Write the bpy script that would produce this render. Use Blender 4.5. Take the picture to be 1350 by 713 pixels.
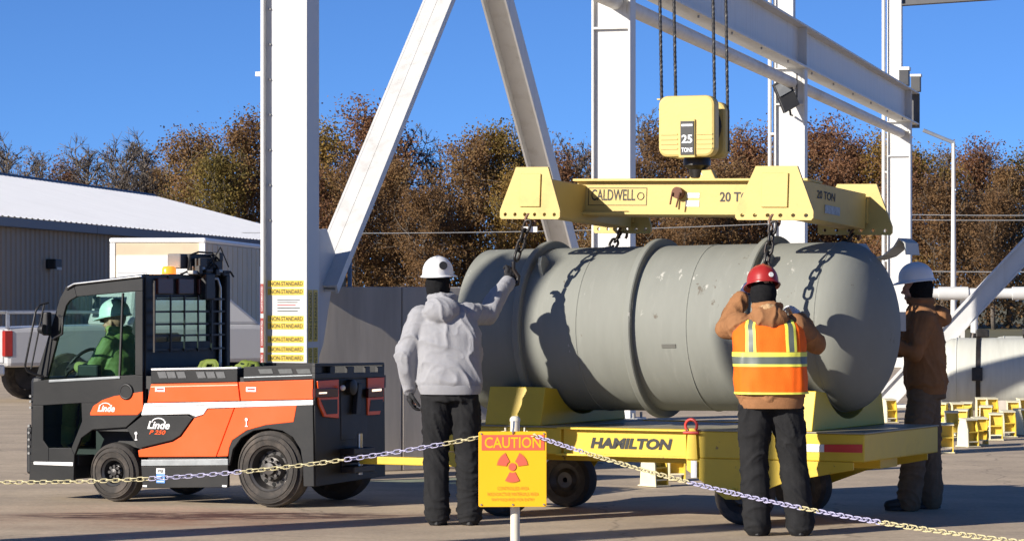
import bpy, bmesh, math, random
from mathutils import Vector, Matrix, noise

for _o in list(bpy.data.objects):
    bpy.data.objects.remove(_o, do_unlink=True)
SC = bpy.context.scene
COL = SC.collection
R = math.radians

# ------------------------------------------------------------------ camera
cam_d = bpy.data.cameras.new("camera")
cam = bpy.data.objects.new("camera", cam_d)
COL.objects.link(cam)
cam.location = (0, 0, 1.6)
cam.rotation_euler = (R(90), 0, 0)
cam_d.sensor_width = 36.0
cam_d.lens = 106.67
cam_d.shift_y = 0.0285
cam_d.clip_start = 0.5
cam_d.clip_end = 6000
SC.camera = cam

# ------------------------------------------------------------------ sky, sun, exposure
SUN_EL, SUN_AZ = 22.0, 52.0          # elevation; heading of the light, degrees right of straight ahead
to_sun = Vector((-math.sin(R(SUN_AZ)) * math.cos(R(SUN_EL)), -math.cos(R(SUN_AZ)) * math.cos(R(SUN_EL)), math.sin(R(SUN_EL))))
world = bpy.data.worlds.new("World")
SC.world = world
world.use_nodes = True
wn = world.node_tree
wn.nodes.clear()
sky = wn.nodes.new("ShaderNodeTexSky")
sky.sky_type = 'NISHITA'
sky.sun_disc = False
sky.sun_elevation = R(SUN_EL)
sky.sun_rotation = math.atan2(to_sun.x, to_sun.y)
sky.altitude = 0
sky.air_density = 0.46
sky.dust_density = 0.0
sky.ozone_density = 8.0
bgn = wn.nodes.new("ShaderNodeBackground")
bgn.inputs[1].default_value = 0.098
won = wn.nodes.new("ShaderNodeOutputWorld")
tcw = wn.nodes.new("ShaderNodeTexCoord")
mpw = wn.nodes.new("ShaderNodeVectorMath")      # clear dry air: the deep blue reaches low down to the tree tops
mpw.operation = 'ADD'
mpw.inputs[1].default_value = (0, 0, 0.035)
wn.links.new(tcw.outputs["Generated"], mpw.inputs[0])
nrw = wn.nodes.new("ShaderNodeVectorMath")
nrw.operation = 'NORMALIZE'
wn.links.new(mpw.outputs[0], nrw.inputs[0])
wn.links.new(nrw.outputs[0], sky.inputs[0])
wn.links.new(sky.outputs[0], bgn.inputs[0])
wn.links.new(bgn.outputs[0], won.inputs[0])
sun_d = bpy.data.lights.new("sun", 'SUN')
sun_d.energy = 5.0
sun_d.angle = R(0.5)
sun_d.color = (1.0, 0.93, 0.83)
sun = bpy.data.objects.new("sun", sun_d)
COL.objects.link(sun)
sun.rotation_euler = to_sun.to_track_quat('Z', 'Y').to_euler()
sun.location = (-30, -20, 30)
SC.view_settings.view_transform = 'Standard'
SC.view_settings.look = 'None'
SC.view_settings.gamma = 1.0
SC.view_settings.exposure = 0.57

# ------------------------------------------------------------------ materials
MATS = {}
def M(name, col, rough=0.6, metal=0.0, var=0.10, scale=6.0, bump=0.0, bscale=40.0, stretch=(1, 1, 1), dirt=0.0, dirtcol=(0.08, 0.06, 0.045), dscale=1.5, spec=0.5, sheen=0.0, dstretch=(1, 1, 1), dlo=0.5, dhi=0.75):
    """procedural paint / cloth / concrete: colour noise, worn dirt with its own shape, fine bump"""
    if name in MATS:
        return MATS[name]
    m = bpy.data.materials.new(name)
    m.use_nodes = True
    nt = m.node_tree
    b = nt.nodes["Principled BSDF"]
    b.inputs["Roughness"].default_value = rough
    b.inputs["Metallic"].default_value = metal
    b.inputs["Specular IOR Level"].default_value = spec
    if sheen:
        b.inputs["Sheen Weight"].default_value = sheen
    tc = nt.nodes.new("ShaderNodeTexCoord")
    def mapped(st):
        mp = nt.nodes.new("ShaderNodeMapping")
        mp.inputs["Scale"].default_value = st
        nt.links.new(tc.outputs["Object"], mp.inputs["Vector"])
        return mp.outputs[0]
    v0 = mapped(stretch)
    n1 = nt.nodes.new("ShaderNodeTexNoise")
    n1.inputs["Scale"].default_value = scale
    n1.inputs["Detail"].default_value = 6
    n1.inputs["Roughness"].default_value = 0.6
    nt.links.new(v0, n1.inputs["Vector"])
    mr = nt.nodes.new("ShaderNodeMapRange")
    mr.inputs[1].default_value = 0.3
    mr.inputs[2].default_value = 0.7
    mr.inputs[3].default_value = 1.0 - var
    mr.inputs[4].default_value = 1.0 + var
    nt.links.new(n1.outputs["Fac"], mr.inputs[0])
    mul = nt.nodes.new("ShaderNodeMix")
    mul.data_type = 'RGBA'
    mul.blend_type = 'MULTIPLY'
    mul.inputs[0].default_value = 1.0
    mul.inputs[6].default_value = (*col, 1)
    cmb = nt.nodes.new("ShaderNodeCombineColor")
    for i in range(3):
        nt.links.new(mr.outputs[0], cmb.inputs[i])
    nt.links.new(cmb.outputs[0], mul.inputs[7])
    out = mul.outputs[2]
    if dirt > 0:
        n2 = nt.nodes.new("ShaderNodeTexNoise")
        n2.inputs["Scale"].default_value = dscale
        n2.inputs["Detail"].default_value = 8
        n2.inputs["Roughness"].default_value = 0.65
        nt.links.new(mapped(dstretch), n2.inputs["Vector"])
        r2 = nt.nodes.new("ShaderNodeMapRange")
        r2.inputs[1].default_value = dlo
        r2.inputs[2].default_value = dhi
        r2.inputs[3].default_value = 0
        r2.inputs[4].default_value = dirt
        nt.links.new(n2.outputs["Fac"], r2.inputs[0])
        mx = nt.nodes.new("ShaderNodeMix")
        mx.data_type = 'RGBA'
        nt.links.new(r2.outputs[0], mx.inputs[0])
        nt.links.new(out, mx.inputs[6])
        mx.inputs[7].default_value = (*dirtcol, 1)
        out = mx.outputs[2]
    nt.links.new(out, b.inputs["Base Color"])
    rr = nt.nodes.new("ShaderNodeMapRange")
    rr.inputs[3].default_value = max(0.02, rough - 0.08)
    rr.inputs[4].default_value = min(1.0, rough + 0.08)
    nt.links.new(n1.outputs["Fac"], rr.inputs[0])
    nt.links.new(rr.outputs[0], b.inputs["Roughness"])
    if bump > 0:
        nb = nt.nodes.new("ShaderNodeTexNoise")
        nb.inputs["Scale"].default_value = bscale
        nb.inputs["Detail"].default_value = 4
        nt.links.new(v0, nb.inputs["Vector"])
        bp = nt.nodes.new("ShaderNodeBump")
        bp.inputs["Strength"].default_value = bump
        bp.inputs["Distance"].default_value = 0.02
        nt.links.new(nb.outputs["Fac"], bp.inputs["Height"])
        nt.links.new(bp.outputs[0], b.inputs["Normal"])
    MATS[name] = m
    return m

def glass(name, tint, refl=0.10):
    m = bpy.data.materials.new(name)
    m.use_nodes = True
    nt = m.node_tree
    nt.nodes.clear()
    o = nt.nodes.new("ShaderNodeOutputMaterial")
    t = nt.nodes.new("ShaderNodeBsdfTransparent")
    t.inputs[0].default_value = (*tint, 1)
    g = nt.nodes.new("ShaderNodeBsdfGlossy")
    g.inputs["Roughness"].default_value = 0.03
    n = nt.nodes.new("ShaderNodeTexNoise")
    n.inputs["Scale"].default_value = 3
    mr = nt.nodes.new("ShaderNodeMapRange")
    mr.inputs[3].default_value = refl * 0.7
    mr.inputs[4].default_value = refl * 1.3
    mx = nt.nodes.new("ShaderNodeMixShader")
    nt.links.new(n.outputs["Fac"], mr.inputs[0])
    nt.links.new(mr.outputs[0], mx.inputs[0])
    nt.links.new(t.outputs[0], mx.inputs[1])
    nt.links.new(g.outputs[0], mx.inputs[2])
    nt.links.new(mx.outputs[0], o.inputs[0])
    return m

def lamp_mat(name, col, strength):
    m = M(name, col, rough=0.25, var=0.03)
    b = m.node_tree.nodes["Principled BSDF"]
    b.inputs["Emission Color"].default_value = (*col, 1)
    b.inputs["Emission Strength"].default_value = strength
    return m

white_steel = M("white_painted_steel", (0.63, 0.622, 0.595), 0.5, var=0.04, scale=2, dirt=0.42, dirtcol=(0.31, 0.27, 0.21), dscale=1.3, dstretch=(5, 5, 0.35), dlo=0.52, dhi=0.82, bump=0.04)
cyl_grey = M("grey_cylinder_paint", (0.220, 0.226, 0.198), 0.72, var=0.06, scale=3, stretch=(3.2, 0.8, 0.8), dirt=0.5, dirtcol=(0.30, 0.305, 0.27), dscale=5.0, dstretch=(2.6, 0.5, 0.5), dlo=0.57, dhi=0.78, bump=0.05, bscale=9, spec=0.3)
def scuffs(m, loc_scale, thr, col, amt, st=(1, 1, 1)):
    """sparse worn-through flecks and scratches with their own hard edge, over a material's colour"""
    nt = m.node_tree
    b = nt.nodes["Principled BSDF"]
    src = b.inputs["Base Color"].links[0].from_socket
    tc = [n for n in nt.nodes if n.bl_idname == "ShaderNodeTexCoord"][0]
    mp = nt.nodes.new("ShaderNodeMapping"); mp.inputs["Scale"].default_value = st
    nt.links.new(tc.outputs["Object"], mp.inputs["Vector"])
    fine = nt.nodes.new("ShaderNodeTexNoise"); fine.inputs["Scale"].default_value = loc_scale; fine.inputs["Detail"].default_value = 10; fine.inputs["Roughness"].default_value = 0.72
    nt.links.new(mp.outputs[0], fine.inputs["Vector"])
    big = nt.nodes.new("ShaderNodeTexNoise"); big.inputs["Scale"].default_value = loc_scale * 0.22; big.inputs["Detail"].default_value = 2
    nt.links.new(tc.outputs["Object"], big.inputs["Vector"])
    ad = nt.nodes.new("ShaderNodeMath"); ad.operation = 'MULTIPLY_ADD'; ad.inputs[1].default_value = 0.55
    nt.links.new(big.outputs["Fac"], ad.inputs[0]); nt.links.new(fine.outputs["Fac"], ad.inputs[2])
    mr = nt.nodes.new("ShaderNodeMapRange"); mr.inputs[1].default_value = thr; mr.inputs[2].default_value = thr + 0.03; mr.inputs[4].default_value = amt
    nt.links.new(ad.outputs[0], mr.inputs[0])
    mx = nt.nodes.new("ShaderNodeMix"); mx.data_type = 'RGBA'
    nt.links.new(mr.outputs[0], mx.inputs[0]); nt.links.new(src, mx.inputs[6]); mx.inputs[7].default_value = (*col, 1)
    nt.links.new(mx.outputs[2], b.inputs["Base Color"])
scuffs(cyl_grey, 6.0, 0.955, (0.46, 0.45, 0.40), 0.9, (1.6, 1, 1))
scuffs(cyl_grey, 9.0, 0.965, (0.10, 0.075, 0.05), 0.7, (1, 1, 0.6))
spread_yel = M("pale_yellow_crane_paint", (0.54, 0.40, 0.115), 0.55, var=0.07, scale=3, dirt=0.5, dirtcol=(0.30, 0.19, 0.06), dscale=3.2, dlo=0.56, dhi=0.80, bump=0.04)
scuffs(spread_yel, 8.0, 0.955, (0.20, 0.10, 0.045), 0.85)
trail_yel = M("yellow_trailer_paint", (0.66, 0.46, 0.03), 0.5, var=0.08, scale=3, dirt=0.5, dirtcol=(0.26, 0.17, 0.04), dscale=3.0, dlo=0.54, dhi=0.80, bump=0.04)
scuffs(trail_yel, 8.0, 0.955, (0.13, 0.075, 0.04), 0.85)
deck_mat = M("worn_deck_steel", (0.30, 0.27, 0.19), 0.5, var=0.2, scale=5, dirt=0.5, dirtcol=(0.42, 0.33, 0.08), dscale=2)
black_steel = M("black_chain_steel", (0.035, 0.032, 0.03), 0.42, metal=0.6, var=0.25, scale=14, dirt=0.4, dirtcol=(0.10, 0.055, 0.03), dscale=8)
black_paint = M("charcoal_body_paint", (0.013, 0.0135, 0.0145), 0.45, spec=0.3, var=0.12, scale=3, dirt=0.2, dirtcol=(0.07, 0.06, 0.05), dscale=1.6, bump=0.02)
black_plastic = M("black_plastic", (0.014, 0.014, 0.015), 0.5, var=0.2, scale=8, dirt=0.15, dirtcol=(0.08, 0.07, 0.06))
orange_paint = M("orange_body_paint", (0.82, 0.098, 0.013), 0.32, var=0.03, scale=2, dirt=0.10, dirtcol=(0.4, 0.16, 0.07), dscale=2)
white_paint = M("white_gloss_paint", (0.80, 0.80, 0.79), 0.35, var=0.03, dirt=0.12, dirtcol=(0.4, 0.37, 0.33))
grey_strip = M("grey_step_metal", (0.28, 0.30, 0.31), 0.4, metal=0.5, var=0.12, scale=10)
rubber = M("tyre_rubber", (0.045, 0.040, 0.036), 0.9, var=0.25, scale=10, dirt=0.7, dirtcol=(0.16, 0.13, 0.105), dscale=5, bump=0.15, bscale=60)
rim_mat = M("dark_wheel_rim", (0.045, 0.045, 0.047), 0.4, metal=0.5, var=0.2, dirt=0.35, dirtcol=(0.2, 0.17, 0.14))
chrome = M("bare_metal", (0.55, 0.55, 0.54), 0.3, metal=0.9, var=0.1)
red_lens = M("red_lens", (0.35, 0.02, 0.012), 0.25, var=0.05)
red_paint = M("red_paint", (0.60, 0.05, 0.035), 0.4, var=0.06)
ink = M("black_lettering", (0.015, 0.015, 0.015), 0.6, var=0.1)
ink_white = M("white_lettering", (0.80, 0.80, 0.80), 0.6, var=0.04)
concrete_wall_m = M("stained_wall_concrete", (0.46, 0.41, 0.345), 0.9, var=0.10, scale=2.2, stretch=(4, 4, 0.35), dirt=0.5, dirtcol=(0.25, 0.22, 0.185), dscale=1.1, dstretch=(3, 3, 0.3), bump=0.05, bscale=18)
skin = M("skin", (0.48, 0.27, 0.19), 0.55, var=0.08, scale=12)

# ------------------------------------------------------------------ mesh builder
class MB:
    def __init__(self):
        self.v = []
        self.f = []
    def add(self, vs, fs):
        k = len(self.v)
        self.v += [Vector(p) for p in vs]
        self.f += [tuple(i + k for i in f) for f in fs]
        return self
    def box(self, x0, x1, y0, y1, z0, z1):
        return self.add([(x0, y0, z0), (x1, y0, z0), (x1, y1, z0), (x0, y1, z0), (x0, y0, z1), (x1, y0, z1), (x1, y1, z1), (x0, y1, z1)],
                        [(0, 3, 2, 1), (4, 5, 6, 7), (0, 1, 5, 4), (1, 2, 6, 5), (2, 3, 7, 6), (3, 0, 4, 7)])
    def obox(self, c, ax, ay, az):
        """oriented box: centre and three half-axis vectors"""
        c, ax, ay, az = Vector(c), Vector(ax), Vector(ay), Vector(az)
        vs = [c + sx * ax + sy * ay + sz * az for sz in (-1, 1) for sx, sy in ((-1, -1), (1, -1), (1, 1), (-1, 1))]
        return self.add(vs, [(0, 3, 2, 1), (4, 5, 6, 7), (0, 1, 5, 4), (1, 2, 6, 5), (2, 3, 7, 6), (3, 0, 4, 7)])
    def prism(self, pts, vec):
        pts = [Vector(p) for p in pts]
        vec = Vector(vec)
        n = len(pts)
        vs = pts + [p + vec for p in pts]
        fs = [tuple(range(n - 1, -1, -1)), tuple(range(n, 2 * n))]
        fs += [(i, (i + 1) % n, n + (i + 1) % n, n + i) for i in range(n)]
        return self.add(vs, fs)
    def tube(self, pts, r, n=8, closed=False, flat=1.0):
        pts = [Vector(p) for p in pts]
        m = len(pts)
        rs = r if isinstance(r, (list, tuple)) else [r] * m
        vs, fs = [], []
        prev = None
        for i, p in enumerate(pts):
            if closed:
                t = (pts[(i + 1) % m] - pts[i - 1]).normalized()
            else:
                t = (pts[min(i + 1, m - 1)] - pts[max(i - 1, 0)]).normalized()
            if prev is None:
                a = Vector((0, 0, 1)) if abs(t.z) < 0.9 else Vector((0, 1, 0))
                u = t.cross(a).normalized()
            else:
                u = (prev - t * prev.dot(t)).normalized()
            prev = u
            w = t.cross(u)
            for k in range(n):
                an = 2 * math.pi * k / n
                vs.append(p + rs[i] * (math.cos(an) * u + flat * math.sin(an) * w))
        for i in range(m if closed else m - 1):
            a, b = i * n, ((i + 1) % m) * n
            fs += [(a + k, a + (k + 1) % n, b + (k + 1) % n, b + k) for k in range(n)]
        if not closed:
            fs.append(tuple(range(n - 1, -1, -1)))
            fs.append(tuple((m - 1) * n + k for k in range(n)))
        return self.add(vs, fs)
    def cyl(self, p0, p1, r0, r1=None, n=20):
        return self.tube([p0, p1], [r0, r0 if r1 is None else r1], n)
    def lathe(self, prof, origin, axis, n=32, caps=True):
        """prof: (distance along axis, radius) pairs"""
        axis = Vector(axis).normalized()
        o = Vector(origin)
        a = Vector((0, 0, 1)) if abs(axis.z) < 0.9 else Vector((1, 0, 0))
        u = axis.cross(a).normalized()
        w = axis.cross(u)
        vs, fs = [], []
        for d, r in prof:
            for k in range(n):
                an = 2 * math.pi * k / n
                vs.append(o + axis * d + r * (math.cos(an) * u + math.sin(an) * w))
        for i in range(len(prof) - 1):
            fs += [(i * n + k, i * n + (k + 1) % n, (i + 1) * n + (k + 1) % n, (i + 1) * n + k) for k in range(n)]
        if caps and prof[0][1] > 1e-4:
            fs.append(tuple(range(n - 1, -1, -1)))
        if caps and prof[-1][1] > 1e-4:
            fs.append(tuple((len(prof) - 1) * n + k for k in range(n)))
        return self.add(vs, fs)
    def ball(self, c, r, nu=16, nv=10):
        c = Vector(c)
        rx, ry, rz = r if isinstance(r, (list, tuple)) else (r, r, r)
        vs = [c + Vector((0, 0, -rz))]
        fs = []
        for j in range(1, nv):
            ph = -math.pi / 2 + math.pi * j / nv
            for i in range(nu):
                th = 2 * math.pi * i / nu
                vs.append(c + Vector((rx * math.cos(ph) * math.cos(th), ry * math.cos(ph) * math.sin(th), rz * math.sin(ph))))
        vs.append(c + Vector((0, 0, rz)))
        for i in range(nu):
            fs.append((0, 1 + (i + 1) % nu, 1 + i))
            fs.append((len(vs) - 1, 1 + (nv - 2) * nu + i, 1 + (nv - 2) * nu + (i + 1) % nu))
        for j in range(nv - 2):
            for i in range(nu):
                a = 1 + j * nu
                fs.append((a + i, a + (i + 1) % nu, a + nu + (i + 1) % nu, a + nu + i))
        return self.add(vs, fs)
    def loft(self, rings, n=24, power=2.4):
        """stack of horizontal super-ellipse rings: (centre, rx, ry)"""
        vs, fs = [], []
        for c, rx, ry in rings:
            c = Vector(c)
            for k in range(n):
                an = 2 * math.pi * k / n
                ca, sa = math.cos(an), math.sin(an)
                e = 2.0 / power
                vs.append(c + Vector((rx * math.copysign(abs(ca) ** e, ca), ry * math.copysign(abs(sa) ** e, sa), 0)))
        m = len(rings)
        for i in range(m - 1):
            fs += [(i * n + k, i * n + (k + 1) % n, (i + 1) * n + (k + 1) % n, (i + 1) * n + k) for k in range(n)]
        fs.append(tuple(range(n - 1, -1, -1)))
        fs.append(tuple((m - 1) * n + k for k in range(n)))
        return self.add(vs, fs)
    def torus(self, c, axis, r0, r1, n=24, k=8):
        axis = Vector(axis).normalized()
        a = Vector((0, 0, 1)) if abs(axis.z) < 0.9 else Vector((1, 0, 0))
        u = axis.cross(a).normalized()
        w = axis.cross(u)
        c = Vector(c)
        return self.tube([c + r0 * (math.cos(2 * math.pi * i / n) * u + math.sin(2 * math.pi * i / n) * w) for i in range(n)], r1, k, closed=True)
    def mesh(self, name, org=(0, 0, 0), recalc=True, smooth=None):
        me = bpy.data.meshes.new(name)
        o = Vector(org)
        me.from_pydata([p - o for p in self.v], [], self.f)
        if recalc:
            bm = bmesh.new()
            bm.from_mesh(me)
            bmesh.ops.recalc_face_normals(bm, faces=bm.faces)
            bm.to_mesh(me)
            bm.free()
        if smooth is not None:
            me.shade_smooth()
            me.set_sharp_from_angle(angle=R(smooth))
        me.update()
        return me

def link(name, me, mat, parent=None):
    o = bpy.data.objects.new(name, me)
    COL.objects.link(o)
    if mat is not None and len(me.materials) == 0:
        me.materials.append(mat)
    if parent is not None:
        o.parent = parent
    return o

def tag(o, label, cat, group=None, kind=None):
    if label: o["label"] = label
    if cat: o["category"] = cat
    if group: o["group"] = group
    if kind: o["kind"] = kind
    return o

def build(name, mb, mat, parent=None, org=(0, 0, 0), bevel=0.0, smooth=None):
    o = link(name, mb.mesh(name, org, smooth=smooth), mat, parent)
    if bevel > 0:
        b = o.modifiers.new("bevel", 'BEVEL')
        b.width = bevel
        b.segments = 2
        b.limit_method = 'ANGLE'
        b.angle_limit = R(40)
    return o

class Frame:
    """a ground frame: origin on the ground and heading"""
    def __init__(self, ox, oy, deg):
        self.o = Vector((ox, oy, 0))
        self.a = R(deg)
        self.m = Matrix.Rotation(self.a, 3, 'Z')
    def w(self, p):
        return self.o + self.m @ Vector(p)
    def l(self, p):
        return self.m.inverted() @ (Vector(p) - self.o)
WORLD = Frame(0, 0, 0)

class Thing:
    def __init__(self, name, label, cat, group=None, frame=WORLD, org=(0, 0, 0), rot=(0, 0)):
        self.org = Vector(org)
        self.e = bpy.data.objects.new(name, None)
        COL.objects.link(self.e)
        self.e.location = frame.w(org)
        self.e.rotation_euler = (rot[0], rot[1], frame.a)
        self.e.empty_display_size = 0.2
        tag(self.e, label, cat, group)
    def part(self, name, mb, mat, parent=None, bevel=0.0, smooth=None):
        return build(name, mb, mat, parent or self.e, self.org, bevel, smooth)

def solo(name, mb, mat, label, cat, group=None, frame=WORLD, org=(0, 0, 0), bevel=0.0, smooth=None):
    o = build(name, mb, mat, None, org, bevel, smooth)
    o.location = frame.w(org)
    o.rotation_euler = (0, 0, frame.a)
    tag(o, label, cat, group)
    return o

def copy_tree(o, parent=None):
    c = o.copy()
    COL.objects.link(c)
    c.parent = parent
    for ch in list(o.children):
        copy_tree(ch, c)
    return c

TXT = {}
def text_mb(body, bold=0.0, shear=0.0):
    key = (body, bold, shear)
    if key not in TXT:
        cu = bpy.data.curves.new("lettering", 'FONT')
        cu.body = body
        cu.offset = bold
        cu.shear = shear
        cu.resolution_u = 3
        cu.extrude = 0.0
        ob = bpy.data.objects.new("lettering", cu)
        COL.objects.link(ob)
        dg = bpy.context.evaluated_depsgraph_get()
        me = bpy.data.meshes.new_from_object(ob.evaluated_get(dg))
        TXT[key] = ([v.co.copy() for v in me.vertices], [tuple(p.vertices) for p in me.polygons])
        bpy.data.objects.remove(ob, do_unlink=True)
        bpy.data.curves.remove(cu)
        bpy.data.meshes.remove(me)
    return TXT[key]
def lettering(body, c, right, up, w, h, bold=0.0, shear=0.0):
    """letters fitted into a w x h rectangle centred on c, lying in the plane right/up"""
    vs, fs = text_mb(body, bold, shear)
    x0 = min(p.x for p in vs); x1 = max(p.x for p in vs)
    y0 = min(p.y for p in vs); y1 = max(p.y for p in vs)
    c, right, up = Vector(c), Vector(right).normalized(), Vector(up).normalized()
    mb = MB()
    mb.add([c + right * ((p.x - (x0 + x1) / 2) / (x1 - x0) * w) + up * ((p.y - (y0 + y1) / 2) / (y1 - y0) * h) for p in vs], fs)
    return mb
def flat_part(name, mb, mat, parent, org):
    return link(name, mb.mesh(name, org, recalc=False), mat, parent)

# measured points: a photo point and its distance give a world point
F_PX, CX, HY, EYE = 4000.0, 675.0, 395.0, 1.6
def at(u, v, Y):
    return Vector(((u - CX) / F_PX * Y, Y, EYE - (v - HY) / F_PX * Y))
RIG = Frame(2.79, 21.69, -27.0)        # trailer / tractor axis, x towards the right rear
CRANE = Frame(-1.977, 26.8, -13.9)     # x across the runway, y along it
def on_plane_y(fr, u, v, y):
    q = (u - CX) / F_PX
    c, s = math.cos(fr.a), math.sin(-fr.a)
    x = (q * (fr.o.y + c * y) - fr.o.x - s * y) / (c + q * s)
    return Vector((x, y, EYE - (v - HY) / F_PX * (fr.o.y - s * x + c * y)))
def on_plane_x(fr, u, v, x):
    q = (u - CX) / F_PX
    c, s = math.cos(fr.a), math.sin(-fr.a)
    y = (q * (fr.o.y - s * x) - fr.o.x - c * x) / (s - q * c)
    return Vector((x, y, EYE - (v - HY) / F_PX * (fr.o.y - s * x + c * y)))

# ================================================================== GROUND
def ground_material():
    m = M("yard_concrete", (0.47, 0.375, 0.265), 0.85, var=0.16, scale=1.6, dirt=0.6, dirtcol=(0.27, 0.215, 0.16), dscale=0.5, dstretch=(0.7, 2.0, 1), dlo=0.45, dhi=0.75, bump=0.12, bscale=30)
    nt = m.node_tree
    b = nt.nodes["Principled BSDF"]
    src = b.inputs["Base Color"].links[0].from_socket
    tc = [n for n in nt.nodes if n.bl_idname == "ShaderNodeTexCoord"][0]
    def layer(src, loc, scl, nscale, nst, lo, hi, col, amt):
        mp = nt.nodes.new("ShaderNodeMapping")
        mp.vector_type = 'POINT'
        mp.inputs["Location"].default_value = (-loc[0] * scl[0], -loc[1] * scl[1], 0)
        mp.inputs["Scale"].default_value = (scl[0], scl[1], 1)
        nt.links.new(tc.outputs["Object"], mp.inputs["Vector"])
        g = nt.nodes.new("ShaderNodeTexGradient")
        g.gradient_type = 'SPHERICAL'
        nt.links.new(mp.outputs[0], g.inputs[0])
        mp2 = nt.nodes.new("ShaderNodeMapping")
        mp2.inputs["Scale"].default_value = nst
        nt.links.new(tc.outputs["Object"], mp2.inputs["Vector"])
        n = nt.nodes.new("ShaderNodeTexNoise")
        n.inputs["Scale"].default_value = nscale
        n.inputs["Detail"].default_value = 9
        n.inputs["Roughness"].default_value = 0.7
        nt.links.new(mp2.outputs[0], n.inputs["Vector"])
        r = nt.nodes.new("ShaderNodeMapRange")
        r.inputs[1].default_value = lo
        r.inputs[2].default_value = hi
        nt.links.new(n.outputs["Fac"], r.inputs[0])
        mu = nt.nodes.new("ShaderNodeMath")
        mu.operation = 'MULTIPLY'
        nt.links.new(r.outputs[0], mu.inputs[0])
        nt.links.new(g.outputs["Fac"], mu.inputs[1])
        m2 = nt.nodes.new("ShaderNodeMath")
        m2.operation = 'MULTIPLY'
        m2.use_clamp = True
        m2.inputs[1].default_value = amt
        nt.links.new(mu.outputs[0], m2.inputs[0])
        mx = nt.nodes.new("ShaderNodeMix")
        mx.data_type = 'RGBA'
        nt.links.new(m2.outputs[0], mx.inputs[0])
        nt.links.new(src, mx.inputs[6])
        mx.inputs[7].default_value = (*col, 1)
        return mx.outputs[2]
    # rust-brown earth tracked over the slab in front of the tractor, and a wider ochre haze of it
    src = layer(src, (-2.3, 22.1), (0.42, 0.8), 1.1, (1, 2, 1), 0.35, 0.7, (0.30, 0.17, 0.10), 1.6)
    src = layer(src, (-2.2, 22.5), (0.55, 2.0), 2.6, (1, 4, 1), 0.43, 0.55, (0.075, 0.035, 0.025), 3.2)
    vo = nt.nodes.new("ShaderNodeTexVoronoi")            # hairline cracks
    vo.feature = 'DISTANCE_TO_EDGE'
    vo.inputs["Scale"].default_value = 0.33
    nw = nt.nodes.new("ShaderNodeTexNoise"); nw.inputs["Scale"].default_value = 1.3; nw.inputs["Detail"].default_value = 8
    nt.links.new(tc.outputs["Object"], nw.inputs["Vector"])
    va = nt.nodes.new("ShaderNodeVectorMath"); va.operation = 'MULTIPLY_ADD'
    va.inputs[1].default_value = (0.9, 0.9, 0)
    nt.links.new(nw.outputs["Color"], va.inputs[0]); nt.links.new(tc.outputs["Object"], va.inputs[2])
    nt.links.new(va.outputs[0], vo.inputs["Vector"])
    cr = nt.nodes.new("ShaderNodeMapRange"); cr.inputs[1].default_value = 0.0; cr.inputs[2].default_value = 0.006; cr.inputs[3].default_value = 0.55; cr.inputs[4].default_value = 0.0
    nt.links.new(vo.outputs["Distance"], cr.inputs[0])
    mx = nt.nodes.new("ShaderNodeMix"); mx.data_type = 'RGBA'
    nt.links.new(cr.outputs[0], mx.inputs[0]); nt.links.new(src, mx.inputs[6]); mx.inputs[7].default_value = (0.12, 0.095, 0.07, 1)
    gn = nt.nodes.new("ShaderNodeTexNoise"); gn.inputs["Scale"].default_value = 22; gn.inputs["Detail"].default_value = 7; gn.inputs["Roughness"].default_value = 0.8
    nt.links.new(tc.outputs["Object"], gn.inputs["Vector"])
    gr = nt.nodes.new("ShaderNodeMapRange"); gr.inputs[1].default_value = 0.3; gr.inputs[2].default_value = 0.7; gr.inputs[3].default_value = 0.72; gr.inputs[4].default_value = 1.2
    nt.links.new(gn.outputs["Fac"], gr.inputs[0])
    cb = nt.nodes.new("ShaderNodeCombineColor")
    for i in range(3): nt.links.new(gr.outputs[0], cb.inputs[i])
    mm = nt.nodes.new("ShaderNodeMix"); mm.data_type = 'RGBA'; mm.blend_type = 'MULTIPLY'; mm.inputs[0].default_value = 1.0
    nt.links.new(mx.outputs[2], mm.inputs[6]); nt.links.new(cb.outputs[0], mm.inputs[7])
    nt.links.new(mm.outputs[2], b.inputs["Base Color"])
    return m
g = MB().add([(-1500, -200, 0), (1500, -200, 0), (1500, 3000, 0), (-1500, 3000, 0)], [(0, 1, 2, 3)])
o = link("ground", g.mesh("ground", recalc=False), ground_material())
o["kind"] = "structure"
field_m = M("dry_grass_field", (0.13, 0.115, 0.055), 0.95, var=0.3, scale=0.4, dirt=0.5, dirtcol=(0.07, 0.085, 0.03), dscale=0.15, bump=0.3, bscale=3)
g = MB().add([(-1400, 118, 0.004), (1400, 118, 0.004), (1400, 2900, 0.004), (-1400, 2900, 0.004)], [(0, 1, 2, 3)])
o = link("grass_field", g.mesh("grass_field", recalc=False), field_m)
o["kind"] = "structure"

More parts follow.
